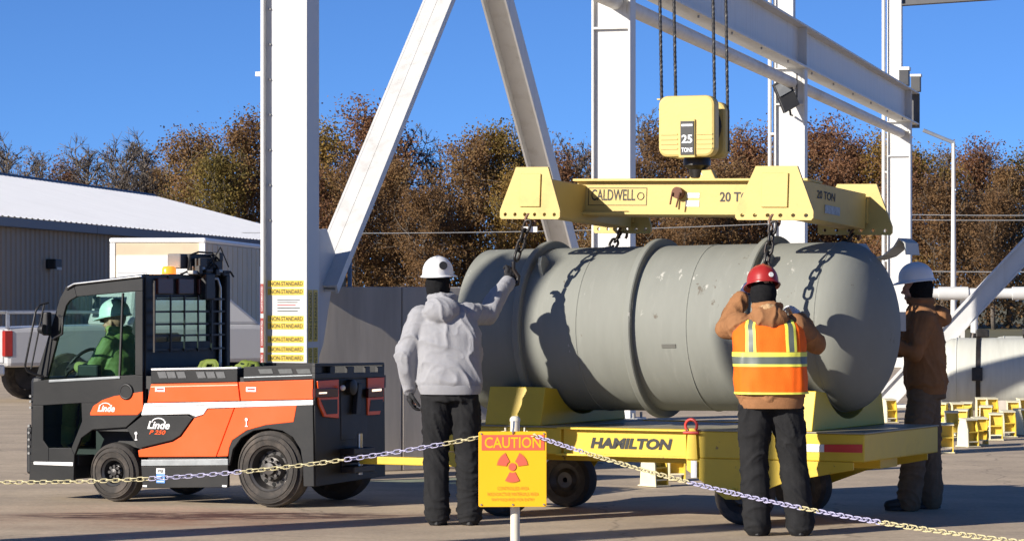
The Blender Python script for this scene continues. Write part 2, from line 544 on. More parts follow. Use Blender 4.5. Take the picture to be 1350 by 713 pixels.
# ================================================================== METAL BUILDING (white roof, left)
BLD = Frame(-7.6, 143.0, -7.48)       # far eave corner; building runs towards the camera along -y, roof falls towards +x
wall_m = M("grey_brown_siding", (0.36, 0.28, 0.20), 0.6, var=0.08, scale=0.6, dirt=0.3, dirtcol=(0.25, 0.21, 0.17), dscale=0.5, dstretch=(1, 1, 0.2))
roof_m = M("white_roof_sheet", (0.90, 0.90, 0.89), 0.5, var=0.025, scale=0.7, dirt=0.10, dirtcol=(0.5, 0.5, 0.48), dscale=0.4)
trim_m = M("slate_gutter", (0.15, 0.155, 0.17), 0.5, var=0.06)
T = Thing("metal_building", "long grey metal building with white ribbed roof at far left", "building", frame=BLD)
def ribbed(pa, pb, updir, h, n, depth, nrm):
    """ribbed sheet from pa to pb, height vector updir*h, trapezoid ribs pushed out along nrm"""
    mb = MB()
    pa, pb, up, nr = Vector(pa), Vector(pb), Vector(updir) * h, Vector(nrm) * depth
    vs = []
    for i in range(n):
        for f, d in ((0.0, 0), (0.55, 0), (0.65, 1), (0.9, 1)):
            p = pa + (pb - pa) * ((i + f) / n) + nr * d
            vs += [p, p + up]
    vs += [pb, pb + up]
    fs = [(2 * i, 2 * i + 2, 2 * i + 3, 2 * i + 1) for i in range(len(vs) // 2 - 1)]
    mb.add(vs, fs)
    return mb
T.part("wall", ribbed((-0.25, -90, 0), (-0.25, -0.1, 0), (0, 0, 1), 3.98, 180, 0.05, (1, 0, 0)), wall_m)
T.part("end_wall", MB().prism([(-0.3, -0.1, 0), (-18.7, -0.1, 0), (-18.7, -0.1, 3.9), (-9.5, -0.1, 6.35), (-0.3, -0.1, 3.9)], (0, -0.1, 0)), wall_m)
sl = Vector((-9.5, 0, 2.5)).normalized()
rf = T.part("roof", ribbed((0, -91, 4.02), (0, 0, 4.02), sl, 9.83, 150, 0.03, (0.25, 0, 0.96)), roof_m)
T.part("roof_far_slope", MB().add([(-9.5, -91, 6.5), (-9.5, 0, 6.5), (-19.0, 0, 4.0), (-19.0, -91, 4.0)], [(0, 1, 2, 3)]), roof_m)
T.part("ridge_cap", MB().prism([(-9.75, -91, 6.46), (-9.5, -91, 6.62), (-9.25, -91, 6.46), (-9.5, -91, 6.5)], (0, 91.1, 0)), trim_m, rf)
for i in range(4):
    T.part("gutter", MB().box(-0.02, 0.16, -91 + 22.75 * i, -91 + 22.75 * i + 22.7, 3.72, 3.99), trim_m, bevel=0.02)
T.part("rake_trim", MB().prism([(0.1, 0.0, 3.8), (0.1, 0.0, 4.02), (-9.5, 0.0, 6.52), (-9.5, 0.0, 6.3)], (0, 0.06, 0)), trim_m)
T.part("downspout", MB().box(-0.1, 0.08, -0.28, -0.1, 0, 3.72), M("blue_grey_downspout", (0.30, 0.36, 0.46), 0.5, var=0.05), bevel=0.02)
p = BLD.l(at(4, 470, 78.0)); 
d = T.part("door", MB().box(-0.19, -0.12, -60.4, -58.6, 0.0, 2.4), M("dark_door", (0.05, 0.055, 0.07), 0.5, var=0.1), bevel=0.01)
T.part("door_frame", MB().box(-0.2, -0.08, -58.6, -58.4, 0, 2.5).box(-0.2, -0.08, -60.6, -60.4, 0, 2.5).box(-0.2, -0.08, -60.4, -58.6, 2.4, 2.5), M("frame_grey", (0.2, 0.2, 0.2), 0.5), d)
lampf = T.part("wall_lamp", MB().box(-0.19, 0.12, -50.2, -49.5, 2.55, 2.85), black_plastic, bevel=0.03)
T.part("lens", MB().box(0.0, 0.14, -50.1, -49.6, 2.52, 2.6), M("lamp_lens", (0.5, 0.5, 0.48), 0.3), lampf)

# ================================================================== BOX TRUCK behind the tractor
BT = Frame(*at(270, 395, 75.0).xy, -3.9)
box_m = M("cream_box_panel", (0.62, 0.51, 0.35), 0.5, var=0.08, scale=1.2, dirt=0.5, dirtcol=(0.35, 0.31, 0.25), dscale=0.9, dstretch=(1, 1, 0.3))
T = Thing("box_truck", "cream white box truck parked in front of the metal building", "truck", frame=BT)
T.part("cargo_box", MB().box(-2.36, 0, 0, 9, 0.95, 3.0), box_m, bevel=0.03)
T.part("roof_cap", MB().box(-2.39, 0.03, -0.03, 9.03, 3.0, 3.13), white_paint, bevel=0.05)
for i in range(11):
    T.part("side_seam", MB().box(0.0, 0.012, 0.3 + i * 0.8, 0.34 + i * 0.8, 1.0, 2.98), box_m)
T.part("corner_post", MB().box(-0.14, 0.012, -0.02, 0.1, 0.95, 3.0), white_paint, bevel=0.01)
T.part("corner_post", MB().box(-2.372, -2.24, -0.02, 0.1, 0.95, 3.0), white_paint, bevel=0.01)
dr = T.part("rear_door", MB().box(-2.2, -0.18, -0.03, 0.0, 0.98, 2.7), white_paint, bevel=0.01)
for i in range(4):
    T.part("door_slat", MB().box(-2.19, -0.19, -0.05, -0.03, 1.0 + i * 0.42, 1.39 + i * 0.42), white_paint, dr, bevel=0.012)
T.part("chassis", MB().box(-1.7, -0.6, 0.1, 10.8, 0.62, 0.94), black_plastic)
T.part("cab", MB().prism([(-2.25, 9.3, 0.6), (-2.25, 11.3, 0.6), (-2.25, 11.3, 1.5), (-2.25, 10.9, 2.5), (-2.25, 9.3, 2.6)], (2.1, 0, 0)), white_paint, bevel=0.06)
for y in (1.6, 9.9):
    for x in (-2.3, -0.3):
        w = T.part("wheel", MB().lathe([(0, 0.3), (0, 0.42), (0.03, 0.45), (0.25, 0.45), (0.28, 0.42), (0.28, 0.3)], (x, y, 0.45), (1, 0, 0), 24, False), rubber, smooth=40)
        T.part("rim", MB().lathe([(0.02, 0.02), (0.02, 0.29), (0.26, 0.29), (0.26, 0.02)], (x, y, 0.45), (1, 0, 0), 20, False), rim_mat, w)
T.part("bumper", MB().box(-2.3, -0.06, -0.12, -0.04, 0.5, 0.65), black_steel, bevel=0.02)

# ================================================================== PICKUP at far left
_pk = at(9, 395, 47.0)
PK = Frame(_pk.x - 1.9 * math.cos(R(60)), _pk.y + 1.9 * math.sin(R(60)), -60.0)
pk_white = M("white_car_paint", (0.46, 0.455, 0.45), 0.25, var=0.02, dirt=0.12, dirtcol=(0.35, 0.32, 0.29))
T = Thing("pickup_truck", "white pickup truck seen from behind the tractor cab at the left edge", "pickup", frame=PK)
T.part("body", MB().prism([(0, 0, 0.55), (0, 0.0, 1.16), (0, 2.0, 1.2), (0, 4.2, 1.2), (0, 5.6, 1.1), (0, 5.75, 0.6)], (1.9, 0, 0)).add([], []), pk_white, bevel=0.07)
cabm = MB()
cabm.add([(0.06, 2.05, 1.19), (1.84, 2.05, 1.19), (1.84, 4.4, 1.19), (0.06, 4.4, 1.19), (0.25, 2.2, 1.86), (1.65, 2.2, 1.86), (1.62, 3.6, 1.88), (0.28, 3.6, 1.88)],
         [(0, 3, 2, 1), (4, 5, 6, 7), (0, 1, 5, 4), (1, 2, 6, 5), (2, 3, 7, 6), (3, 0, 4, 7)])
T.part("cab", cabm, pk_white, bevel=0.06)
T.part("rear_window", MB().add([(0.3, 2.06, 1.32), (1.6, 2.06, 1.32), (1.52, 2.19, 1.78), (0.38, 2.19, 1.78)], [(0, 1, 2, 3)]), M("dark_car_glass", (0.02, 0.024, 0.028), 0.08, var=0.05))
tg = T.part("tailgate", MB().box(0.12, 1.78, -0.03, 0.0, 0.62, 1.14), pk_white, bevel=0.02)
T.part("handle", MB().box(0.8, 1.1, -0.05, -0.03, 0.98, 1.06), black_plastic, tg)
for x in (0.0, 1.8):
    T.part("tail_light", MB().box(x - 0.01, x + 0.11, -0.04, 0.1, 0.72, 1.12), red_lens, bevel=0.015)
T.part("bumper", MB().box(0.02, 1.88, -0.16, -0.02, 0.42, 0.6), M("chrome_bumper", (0.5, 0.5, 0.5), 0.3, metal=0.8), bevel=0.03)
T.part("bed_rail", MB().box(0.0, 1.9, 0.0, 0.06, 1.38, 1.43).box(0.02, 0.07, 0.0, 0.06, 1.15, 1.4).box(1.83, 1.88, 0.0, 0.06, 1.15, 1.4).box(0.02, 0.07, 0.0, 1.9, 1.38, 1.43).box(1.83, 1.88, 0.0, 1.9, 1.38, 1.43), chrome, bevel=0.008)
for y in (1.0, 4.7):
    for x in (-0.02, 1.66):
        w = T.part("wheel", MB().lathe([(0, 0.25), (0, 0.36), (0.03, 0.39), (0.23, 0.39), (0.26, 0.36), (0.26, 0.25)], (x, y, 0.39), (1, 0, 0), 24, False), rubber, smooth=40)
        T.part("rim", MB().lathe([(0.02, 0.02), (0.02, 0.24), (0.24, 0.24), (0.24, 0.02)], (x, y, 0.39), (1, 0, 0), 20, False), rim_mat, w)

# ================================================================== CONCRETE WALL behind the tractor
WALLF = Frame(-1.99, 27.8, 33.0)
T = Thing("concrete_wall", "stained grey concrete wall behind the tow tractor and hooded worker", "wall", frame=WALLF)
for i in range(3):
    T.part("wall_panel", MB().box(i * 1.15, i * 1.15 + 1.142, 0, 0.3, 0, 1.72), concrete_wall_m, bevel=0.01)

# ================================================================== CRANE RUNWAY STEEL
bolt_m = M("grey_bolt", (0.3, 0.29, 0.27), 0.5, metal=0.5)
def steel_column(label, y, W, D, H, recess, upper=None, ledge=None):
    """built-up H column: two flanges running along the runway, web facing down the runway"""
    T = Thing("steel_column", label, "column", "white crane runway columns", CRANE, (0, y, 0))
    h = W / 2
    T.part("flange", MB().box(-h, -h + 0.03, y, y + D, 0.04, H), white_steel, bevel=0.004)
    T.part("flange", MB().box(h - 0.03, h, y, y + D, 0.04, H), white_steel, bevel=0.004)
    T.part("web", MB().box(-h + 0.03, h - 0.03, y + recess, y + recess + 0.025, 0.04, H), white_steel)
    T.part("rear_web", MB().box(-h + 0.03, h - 0.03, y + D - 0.06, y + D - 0.04, 0.04, H), white_steel)
    T.part("base_plate", MB().box(-h - 0.12, h + 0.12, y - 0.12, y + D + 0.12, 0.004, 0.04), white_steel, bevel=0.004)
    for sx in (-1, 1):
        for sy in (y - 0.07, y + D + 0.07):
            T.part("anchor_bolt", MB().cyl((sx * (h + 0.06), sy, 0.03), (sx * (h + 0.06), sy, 0.11), 0.018, n=8), bolt_m)
    for z in ledge or []:
        T.part("stiffener", MB().box(-h + 0.03, h - 0.03, y + 0.002, y + recess, z, z + 0.03), white_steel)
    if upper:
        a, b, z1 = upper
        T.part("upper_flange", MB().box(a, a + 0.02, y + 0.03, y + D - 0.03, H, z1), white_steel)
        T.part("upper_flange", MB().box(b - 0.02, b, y + 0.03, y + D - 0.03, H, z1), white_steel)
        T.part("upper_web", MB().box(a + 0.02, b - 0.02, y + 0.07, y + 0.09, H, z1), white_steel)
        T.part("cap_plate", MB().box(-h - 0.02, h + 0.02, y - 0.03, y + D + 0.03, H, H + 0.02), white_steel)
    return T
def k_of(u):          # distance along the runway of the column seen at photo column u
    return (34491.6 / (1667.0 - u) - 26.8) / math.cos(R(13.9))
C1 = steel_column("tall white steel column covered with yellow tape, behind the tow tractor", k_of(374), 0.43, 0.355, 5.79, 0.07, ledge=[4.6], upper=(-0.215, 0.05, 10))
C2 = steel_column("white steel column directly behind the left half of the spreader beam", k_of(806), 0.525, 0.355, 5.79, 0.06, ledge=[5.17], upper=(-0.262, 0.02, 10))
C3 = steel_column("white steel column carrying the black floodlight", k_of(1042), 0.557, 0.355, 5.79, 0.06, ledge=[5.14], upper=(-0.278, 0.06, 10))
C4 = steel_column("farthest white steel column, carrying the end of the crane girder", k_of(1186), 0.557, 0.355, 5.79, 0.06, ledge=[4.98, 5.57], upper=(-0.278, 0.06, 10))

# tape and notices on the nearest column
y1 = C1.org.y
tape_y = M("yellow_warning_tape", (0.78, 0.55, 0.06), 0.5, var=0.06)
tape_r = M("red_warning_tape", (0.36, 0.035, 0.02), 0.5, var=0.08)
paper_m = M("white_paper", (0.8, 0.8, 0.78), 0.7, var=0.02)
YW = y1 + 0.07
for v in (374, 384.5, 420, 429.5, 447, 460, 471.5, 486):
    z = EYE - (v - HY) / F_PX * 26.8
    t = C1.part("tape_strip", MB().box(-0.17, 0.178, YW - 0.004, YW - 0.001, z - 0.029, z + 0.029), tape_y)
    flat_part("lettering", lettering("NON-STANDARD", (0.005, YW - 0.006, z), (1, 0, 0), (0, 0, 1), 0.30, 0.038, 0.012), ink, t, C1.org)
t = C1.part("paper_notice", MB().box(-0.10, 0.165, YW - 0.005, YW - 0.001, EYE - (416 - HY) / 149.25, EYE - (391 - HY) / 149.25), paper_m)
for i, v in enumerate((395, 398.5, 402, 406, 410)):
    z = EYE - (v - HY) / 149.25
    C1.part("printed_line", MB().box(-0.08, 0.13 - 0.02 * (i % 3), YW - 0.0075, YW - 0.0055, z - 0.004, z + 0.004), red_paint if i == 2 else ink, t)
for k in range(3):
    z0 = EYE - (465 - 45 * k + 38 - HY) / 149.25
    t = C1.part("tape_strip", MB().box(-0.214, -0.186, y1 - 0.004, y1 - 0.001, z0, z0 + 0.26), tape_r)
    flat_part("lettering", lettering("CONTAMINATED", (-0.20, y1 - 0.006, z0 + 0.13), (0, 0, 1), (-1, 0, 0), 0.22, 0.016, 0.012), ink_white, t, C1.org)
for k, (va, vb) in enumerate(((382, 450), (458, 490))):
    za, zb = EYE - (vb - HY) / 149.25, EYE - (va - HY) / 149.25
    for j in (0, 1):
        yy = y1 + 0.03 + 0.15 * j
        t = C1.part("tape_strip", MB().box(0.216, 0.219, yy, yy + 0.12, za, zb), tape_y)
        flat_part("lettering", lettering("NON-STANDARD" if k == 0 else "NON-STD", (0.221, yy + 0.06, (za + zb) / 2), (0, 0, 1), (0, -1, 0), (zb - za) * 0.9, 0.07, 0.012), ink, t, C1.org)
for i in range(9):
    C1.part("bolt", MB().cyl((-0.15, YW - 0.001, 2.3 + i * 0.31), (-0.15, YW - 0.018, 2.3 + i * 0.31), 0.012, n=6), bolt_m)
C1.part("side_lug", MB().box(-0.28, -0.215, y1 + 0.05, y1 + 0.07, 3.57, 3.61), white_steel)

# runway girder and the tube slung under it
ye = 47.8
T = Thing("runway_girder", "deep white steel crane runway girder running along the column tops", "girder", frame=CRANE, org=(0.12, -8, 5.802))
gx = 0.13
T.part("bottom_flange", MB().box(gx - 0.19, gx + 0.19, -8, ye, 5.808, 5.840), white_steel)
T.part("top_flange", MB().box(gx - 0.19, gx + 0.19, -8, ye, 6.548, 6.580), white_steel)
T.part("web", MB().box(gx - 0.01, gx + 0.01, -8, ye - 0.1, 5.840, 6.548), white_steel)
for y in [C1.org.y, C2.org.y, C3.org.y, C4.org.y]:
    T.part("stiffener", MB().box(gx + 0.01, gx + 0.17, y + 0.1, y + 0.13, 5.845, 6.545), white_steel)
T.part("end_plate", MB().box(gx - 0.2, gx + 0.2, ye - 0.02, ye + 0.012, 5.73, 6.56), M("dark_grey_steel", (0.12, 0.12, 0.12), 0.5, metal=0.2))
T.part("crane_rail", MB().box(gx - 0.04, gx + 0.04, -8, ye, 6.580, 6.675), M("rusty_rail", (0.16, 0.10, 0.06), 0.6, metal=0.3, var=0.2))
y = -7.5
while y < ye:
    T.part("bolt", MB().cyl((gx + 0.14, y, 5.797), (gx + 0.14, y, 5.754), 0.016, n=6), bolt_m)
    y += 2.9
T = Thing("strut_tube", "white weathered tube slung below the runway girder between columns", "pipe", frame=CRANE, org=(0.02, -8, 5.2))
tube_m = M("weathered_white_tube", (0.66, 0.65, 0.62), 0.55, var=0.08, dirt=0.6, dirtcol=(0.30, 0.25, 0.18), dscale=1.3, dstretch=(1, 0.6, 3))
T.part("tube", MB().cyl((0.05, -8, 5.534), (0.05, C4.org.y + 0.4, 5.534), 0.105, n=20), tube_m, smooth=40)
for c in (C1, C2, C3, C4):
    T.part("hanger", MB().box(0.17, 0.20, c.org.y + 0.05, c.org.y + 0.25, 5.373, 5.802).box(-0.1, 0.17, c.org.y + 0.12, c.org.y + 0.15, 5.352, 5.802), white_steel)

# chevron braces
def brace(label, p0, p1, width, depth, recess, seam=False):
    T = Thing("steel_brace", label, "brace", "white chevron braces", CRANE, p0)
    p0, p1 = Vector(p0), Vector(p1)
    d = (p1 - p0).normalized()
    sx = Vector((1, 0, 0))
    nf = sx.cross(d)
    if nf.y > 0: nf = -nf                 # face turned to the camera
    c = (p0 + p1) / 2
    L = (p1 - p0).length / 2
    for s in (-1, 1):
        T.part("flange", MB().obox(c + s * sx * (width / 2 - 0.012), sx * 0.012, d * L, nf * depth / 2), white_steel)
    if seam:
        for s in (-1, 1):
            T.part("web", MB().obox(c + nf * (depth / 2 - recess) + s * sx * (width / 4 - 0.004 - 0.006), sx * (width / 4 - 0.012), d * L, nf * 0.01), white_steel)
        T.part("rear_web", MB().obox(c - nf * (depth / 2 - 0.03), sx * (width / 2 - 0.026), d * L, nf * 0.01), white_steel)
    else:
        T.part("web", MB().obox(c + nf * (depth / 2 - recess), sx * (width / 2 - 0.026), d * L, nf * 0.01), white_steel)
    return T
def crane_k(u, v):
    k = k_of(u)
    return Vector((0.0, k, EYE - (v - HY) / F_PX * (26.8 + k * math.cos(R(13.9)))))
apex = (0.0, k_of(617), 5.695)
a = crane_k(436, 352); b = crane_k(580, 0)
d = (b - a).normalized()
brace("white lit diagonal brace rising right from the taped column", a - d * 0.35, b + d * 1.35, 0.31, 0.09, 0.012, True)
a2 = crane_k(656, 0); b2 = crane_k(744, 327)
d = (b2 - a2).normalized()
brace("shaded diagonal brace descending right behind the left end of spreader beam", a2 - d * 1.1, b2 + d * 2.3, 0.29, 0.26, 0.13)
C1.part("gusset_plate", MB().prism([(0.0, y1 + 0.33, 0.5), (0.0, y1 + 1.1, 1.2), (0.0, y1 + 1.5, 2.0), (0.0, y1 + 1.2, 2.25), (0.0, y1 + 0.33, 2.2)], (0.02, 0, 0)), white_steel)

# floodlight, boxes and conduits on the far columns
y3 = C3.org.y
T = Thing("floodlight", "black rectangular floodlight on the column under the girder", "floodlight", frame=CRANE, org=(0.0, y3 - 0.4, 4.9))
fl = T.part("housing", MB().obox((-0.02, y3 - 0.32, 5.30), (0.13, 0.05, 0.08), (-0.02, 0.035, 0.0), (-0.11, 0.03, 0.26)), black_plastic, bevel=0.01)
for s in (-1, 1):
    T.part("lens", MB().obox((-0.02 - 0.05 * s + 0.015, y3 - 0.36, 5.30 + 0.12 * s), (0.10, 0.04, 0.06), (-0.004, 0.006, 0), (-0.045, 0.012, 0.10)), M("floodlight_lens", (0.16, 0.17, 0.18), 0.15), fl)
T.part("bracket", MB().tube([(0.02, y3 - 0.3, 5.24), (0.05, y3 - 0.2, 4.945), (0.05, y3, 4.945)], 0.02).tube([(0.05, y3, 5.14), (0.15, y3 - 0.1, 5.25), (0.15, y3 - 0.1, 5.7)], 0.012), black_steel)
T = Thing("service_ladder_conduit", "pale vertical conduit pipe on the left of the floodlight column", "conduit", frame=CRANE, org=(-0.36, y3, 0))
T.part("pipe", MB().cyl((-0.37, y3 + 0.05, 0), (-0.37, y3 + 0.05, 9.5), 0.035, n=10).cyl((-0.30, y3 + 0.16, 0), (-0.30, y3 + 0.16, 9.5), 0.025, n=10), white_steel, smooth=40)
T.part("clip", MB().box(-0.40, -0.26, y3 + 0.02, y3 + 0.2, 2.5, 2.54), white_steel)
T.part("clip", MB().box(-0.40, -0.26, y3 + 0.02, y3 + 0.2, 4.6, 4.64), white_steel)
y4 = C4.org.y
T = Thing("service_ladder_conduit", "pale vertical conduit pipe on the left of the farthest column", "conduit", frame=CRANE, org=(-0.36, y4, 0))
T.part("pipe", MB().cyl((-0.36, y4 + 0.05, 0), (-0.36, y4 + 0.05, 9.5), 0.045, n=10), white_steel, smooth=40)
T.part("clip", MB().box(-0.40, -0.26, y4 + 0.02, y4 + 0.2, 2.5, 2.54), white_steel)
T.part("clip", MB().box(-0.40, -0.26, y4 + 0.02, y4 + 0.2, 4.6, 4.64), white_steel)
T = Thing("end_stop_box", "dark grey electrical box on top of the girder end", "electrical box", frame=CRANE, org=(gx, ye - 0.6, 6.6))
T.part("cabinet", MB().box(gx - 0.02, gx + 0.20, ye - 2.4, ye - 2.1, 6.60, 6.95), M("dark_cabinet", (0.06, 0.06, 0.062), 0.5), bevel=0.01)
T.part("lid", MB().box(gx - 0.04, gx + 0.22, ye - 2.42, ye - 2.08, 6.95, 7.03), white_steel)
T.part("bumper_post", MB().box(gx + 0.02, gx + 0.24, ye - 0.3, ye - 0.05, 6.59, 6.95), M("dark_cabinet2", (0.08, 0.08, 0.08), 0.6), bevel=0.01)
T.part("post_cap", MB().box(gx + 0.0, gx + 0.26, ye - 0.32, ye - 0.03, 6.95, 7.01), white_steel)
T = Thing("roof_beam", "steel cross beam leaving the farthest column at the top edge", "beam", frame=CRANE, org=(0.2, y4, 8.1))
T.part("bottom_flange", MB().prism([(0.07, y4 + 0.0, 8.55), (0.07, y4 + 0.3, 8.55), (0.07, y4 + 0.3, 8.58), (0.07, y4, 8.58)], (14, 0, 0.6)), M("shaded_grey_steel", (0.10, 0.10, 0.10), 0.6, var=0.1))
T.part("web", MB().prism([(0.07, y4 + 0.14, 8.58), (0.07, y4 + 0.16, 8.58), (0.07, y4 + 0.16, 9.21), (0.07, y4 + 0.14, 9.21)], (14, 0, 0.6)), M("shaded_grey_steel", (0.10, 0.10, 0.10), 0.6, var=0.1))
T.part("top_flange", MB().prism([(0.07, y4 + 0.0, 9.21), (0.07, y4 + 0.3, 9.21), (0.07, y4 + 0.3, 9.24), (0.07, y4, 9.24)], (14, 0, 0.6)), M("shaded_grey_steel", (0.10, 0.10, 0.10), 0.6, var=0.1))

# brace at the right edge (another frame of the same yard) with its column out of view
BR = Frame(*at(1300, 395, 45.0).xy, -3)
T = Thing("steel_brace", "white diagonal brace rising to the right edge in front of pipes", "brace", "white chevron braces", BR)
s45 = 45 / 4000
pA = Vector(((1163 - 1300) * s45, 0, 0.05)); pB = Vector(((1350 - 1300) * s45, 0, EYE + 63 * s45))
d = (pB - pA).normalized(); pB = pA + d * 6.2
nf = Vector((-d.z, 0, d.x))
c = (pA + pB) / 2; L = (pB - pA).length / 2
T.part("top_flange", MB().obox(c + nf * 0.13, d * L, (0, 0.13, 0), nf * 0.012), white_steel)
T.part("bottom_flange", MB().obox(c - nf * 0.13, d * L, (0, 0.13, 0), nf * 0.012), white_steel)
T.part("web", MB().obox(c - Vector((0, 0.08, 0)), d * L, (0, 0.01, 0), nf * 0.118), white_steel)
T.part("foot_plate", MB().box(pA.x - 0.35, pA.x + 0.35, -0.25, 0.25, 0.004, 0.05), white_steel)
px = pB.x
T = Thing("steel_column", "white steel column standing just outside the right edge", "column", "white crane runway columns", BR, (px, 0, 0))
T.part("flange", MB().box(px, px + 0.03, -0.16, 0.16, 0.004, 9.5).box(px + 0.42, px + 0.45, -0.16, 0.16, 0.004, 9.5), white_steel)
T.part("web", MB().box(px + 0.03, px + 0.42, -0.01, 0.01, 0.004, 9.5), white_steel)

# near-side posts of the crane hall, left of the frame: their long shadows cross the foreground
for lab, x, y, hh in (("white steel post left of the frame, farther of two", -8.28, 16.15, 6.25), ("white steel post left of the frame, nearer of two", -8.55, 13.5, 6.6)):
    T = Thing("steel_post", lab, "post", "near-side steel posts", Frame(x, y, -13.9))
    T.part("flange", MB().box(-0.2, -0.17, -0.2, 0.2, 0.004, hh), white_steel)
    T.part("flange", MB().box(0.17, 0.2, -0.2, 0.2, 0.004, hh), white_steel)
    T.part("web", MB().box(-0.17, 0.17, -0.01, 0.01, 0.004, hh), white_steel)
SH = Frame(-9.5, 21.6, 30)  # container added out of view, standing in for whatever large object shades the ground
T = Thing("shadow_container", "grey corrugated container added left of the frame for its shadow", "container", frame=SH)
cont_m = M("container_grey", (0.2, 0.22, 0.23), 0.5, var=0.1, dirt=0.3)
T.part("side", ribbed((0, -2.2, 0.1), (0, 2.8, 0.1), (0, 0, 1), 2.2, 16, 0.04, (1, 0, 0)), cont_m)
T.part("shell", MB().box(-2.2, -0.01, -2.2, 2.8, 0.1, 2.3), cont_m)

# ================================================================== TRAILER
def rigy(u, v, y): return on_plane_y(RIG, u, v, y)
T = Thing("cylinder_trailer", "low yellow steel trailer with cradles under the big grey cylinder", "trailer", frame=RIG, org=(-1.7, 0, 0))
def ring_box(x0, x1, y0, y1, z0, z1): return MB().box(x0, x1, y0, y1, z0, z1)
T.part("end_box", ring_box(-1.33, 0, -0.775, 0.775, 0.476, 0.668), trail_yel, bevel=0.008)
T.part("end_box", ring_box(-3.40, -2.35, -0.745, 0.745, 0.476, 0.668), trail_yel, bevel=0.008)
T.part("deck_plate", ring_box(-1.345, 0.008, -0.783, 0.783, 0.669, 0.679), deck_mat, bevel=0.002)
T.part("deck_plate", ring_box(-3.42, -2.34, -0.755, 0.755, 0.669, 0.679), deck_mat, bevel=0.002)
for s in (-1, 1):
    b = T.part("side_beam", MB().box(-2.33, -1.36, s * 0.735 - 0.008, s * 0.735 + 0.008, 0.486, 0.662), trail_yel)
    T.part("beam_flange", MB().box(-2.36, -1.34, s * 0.735 - 0.06, s * 0.735 + 0.06, 0.662, 0.676), trail_yel, b)
    T.part("beam_flange", MB().box(-2.37, -1.34, s * 0.735 - 0.06, s * 0.735 + 0.06, 0.472, 0.486), trail_yel, b)
    if s < 0:
        flat_part("lettering", lettering("HAMILTON", rigy(832, 584.5, -0.747), (1, 0, 0), (0, 0, 1), 0.65, 0.080, 0.05, 0.2), ink, b, T.org)
T.part("spine_beam", MB().box(-3.3, -0.1, -0.18, 0.18, 0.40, 0.60), trail_yel, bevel=0.006)
T.part("deck_strip", MB().box(-2.34, -1.345, -0.60, 0.60, 0.655, 0.672), deck_mat)
for s in (-1, 1):
    for xw, dirn in ((-0.98, 1), (-2.92, -1)):
        yy = s * 0.765 - (0.0 if s > 0 else 0.015)
        prof = [(-0.36, 0.474), (-0.36, 0.39), (-0.06, 0.19), (0.04, 0.19), (0.42, 0.33), (0.90, 0.42), (0.90, 0.474)]
        pl = [(xw + (a if dirn > 0 else -a * 0.5), yy, z) for a, z in prof]
        q = T.part("axle_plate", MB().prism(pl, (0, 0.02, 0)), trail_yel, bevel=0.003)
        T.part("axle_nut", MB().cyl((xw + 0.0, yy - 0.02, 0.235), (xw + 0.0, yy + 0.04, 0.235), 0.035, n=6), trail_yel, q)
        yc = s * 0.56
        w = T.part("wheel", MB().lathe([(-0.085, 0.13), (-0.09, 0.18), (-0.065, 0.208), (-0.02, 0.212), (0.02, 0.212), (0.065, 0.208), (0.09, 0.18), (0.085, 0.13)], (xw, yc, 0.21), (0, 1, 0), 36, False), rubber, smooth=35)
        T.part("rim", MB().lathe([(-0.07, 0.02), (-0.075, 0.06), (-0.05, 0.09), (-0.072, 0.132), (0.072, 0.132), (0.05, 0.09), (0.075, 0.06), (0.07, 0.02)], (xw, yc, 0.21), (0, 1, 0), 24, False), rim_mat, w, smooth=35)
for x0, x1 in ((-0.86, -0.40), (-2.98, -2.52)):
    pts = [(x0, -0.74, 0.68), (x0, 0.74, 0.68), (x0, 0.66, 0.96)]
    for k in range(13):
        a = R(-44 - k * (92 / 12.0))
        pts.append((x0, 0.65 * math.cos(a), 1.395 + 0.65 * math.sin(a)))
    pts.append((x0, -0.66, 0.96))
    T.part("cradle", MB().prism(pts, (x1 - x0, 0, 0)), trail_yel, bevel=0.006)
t = T.part("reflector_tape", MB().prism([rigy(1087, 585.5, -0.776), rigy(1137, 585.5, -0.776), rigy(1137, 596.5, -0.776), rigy(1087, 595.5, -0.776)], (0, -0.004, 0)), red_paint)
T.part("reflector_tape", MB().prism([rigy(1045, 584.5, -0.776), rigy(1086.5, 585.5, -0.776), rigy(1086.5, 595.5, -0.776), rigy(1045, 594.5, -0.776)], (0, -0.004, 0)), paper_m)
pc = rigy(912, 570, -0.80)
T.part("shackle_lug", MB().prism([pc + Vector((-0.05, 0, -0.19)), pc + Vector((0.045, 0, -0.19)), pc + Vector((0.03, 0, 0.03)), pc + Vector((-0.03, 0, 0.03))], (0, 0.02, 0)), trail_yel, bevel=0.003)
sh = T.part("lifting_shackle", MB().tube([pc + Vector((0.045 * math.cos(a), -0.01, 0.05 + 0.045 * math.sin(a))) for a in [R(-40 + i * 26) for i in range(11)]], 0.011, 8), red_paint, smooth=60)
T.part("pin", MB().cyl(pc + Vector((-0.06, -0.01, 0.0)), pc + Vector((0.06, -0.01, 0.0)), 0.011, n=8), red_paint, sh)
pc = rigy(915, 605, -0.79)
T.part("white_tab", MB().box(pc.x - 0.02, pc.x + 0.025, -0.80, -0.79, pc.z - 0.13, pc.z - 0.01), white_paint)
db = T.part("drawbar", MB().box(-4.42, -3.40, -0.10, -0.02, 0.325, 0.385), trail_yel, bevel=0.006)
T.part("tow_eye", MB().torus((-4.48, -0.06, 0.355), (0, 0, 1), 0.06, 0.02, 20, 8), black_steel, db, smooth=60)
T.part("front_bracket", MB().prism([(-3.4, -0.25, 0.3), (-3.4, 0.15, 0.3), (-3.4, 0.15, 0.476), (-3.4, -0.25, 0.476)], (0.15, 0, 0)), trail_yel, bevel=0.005)

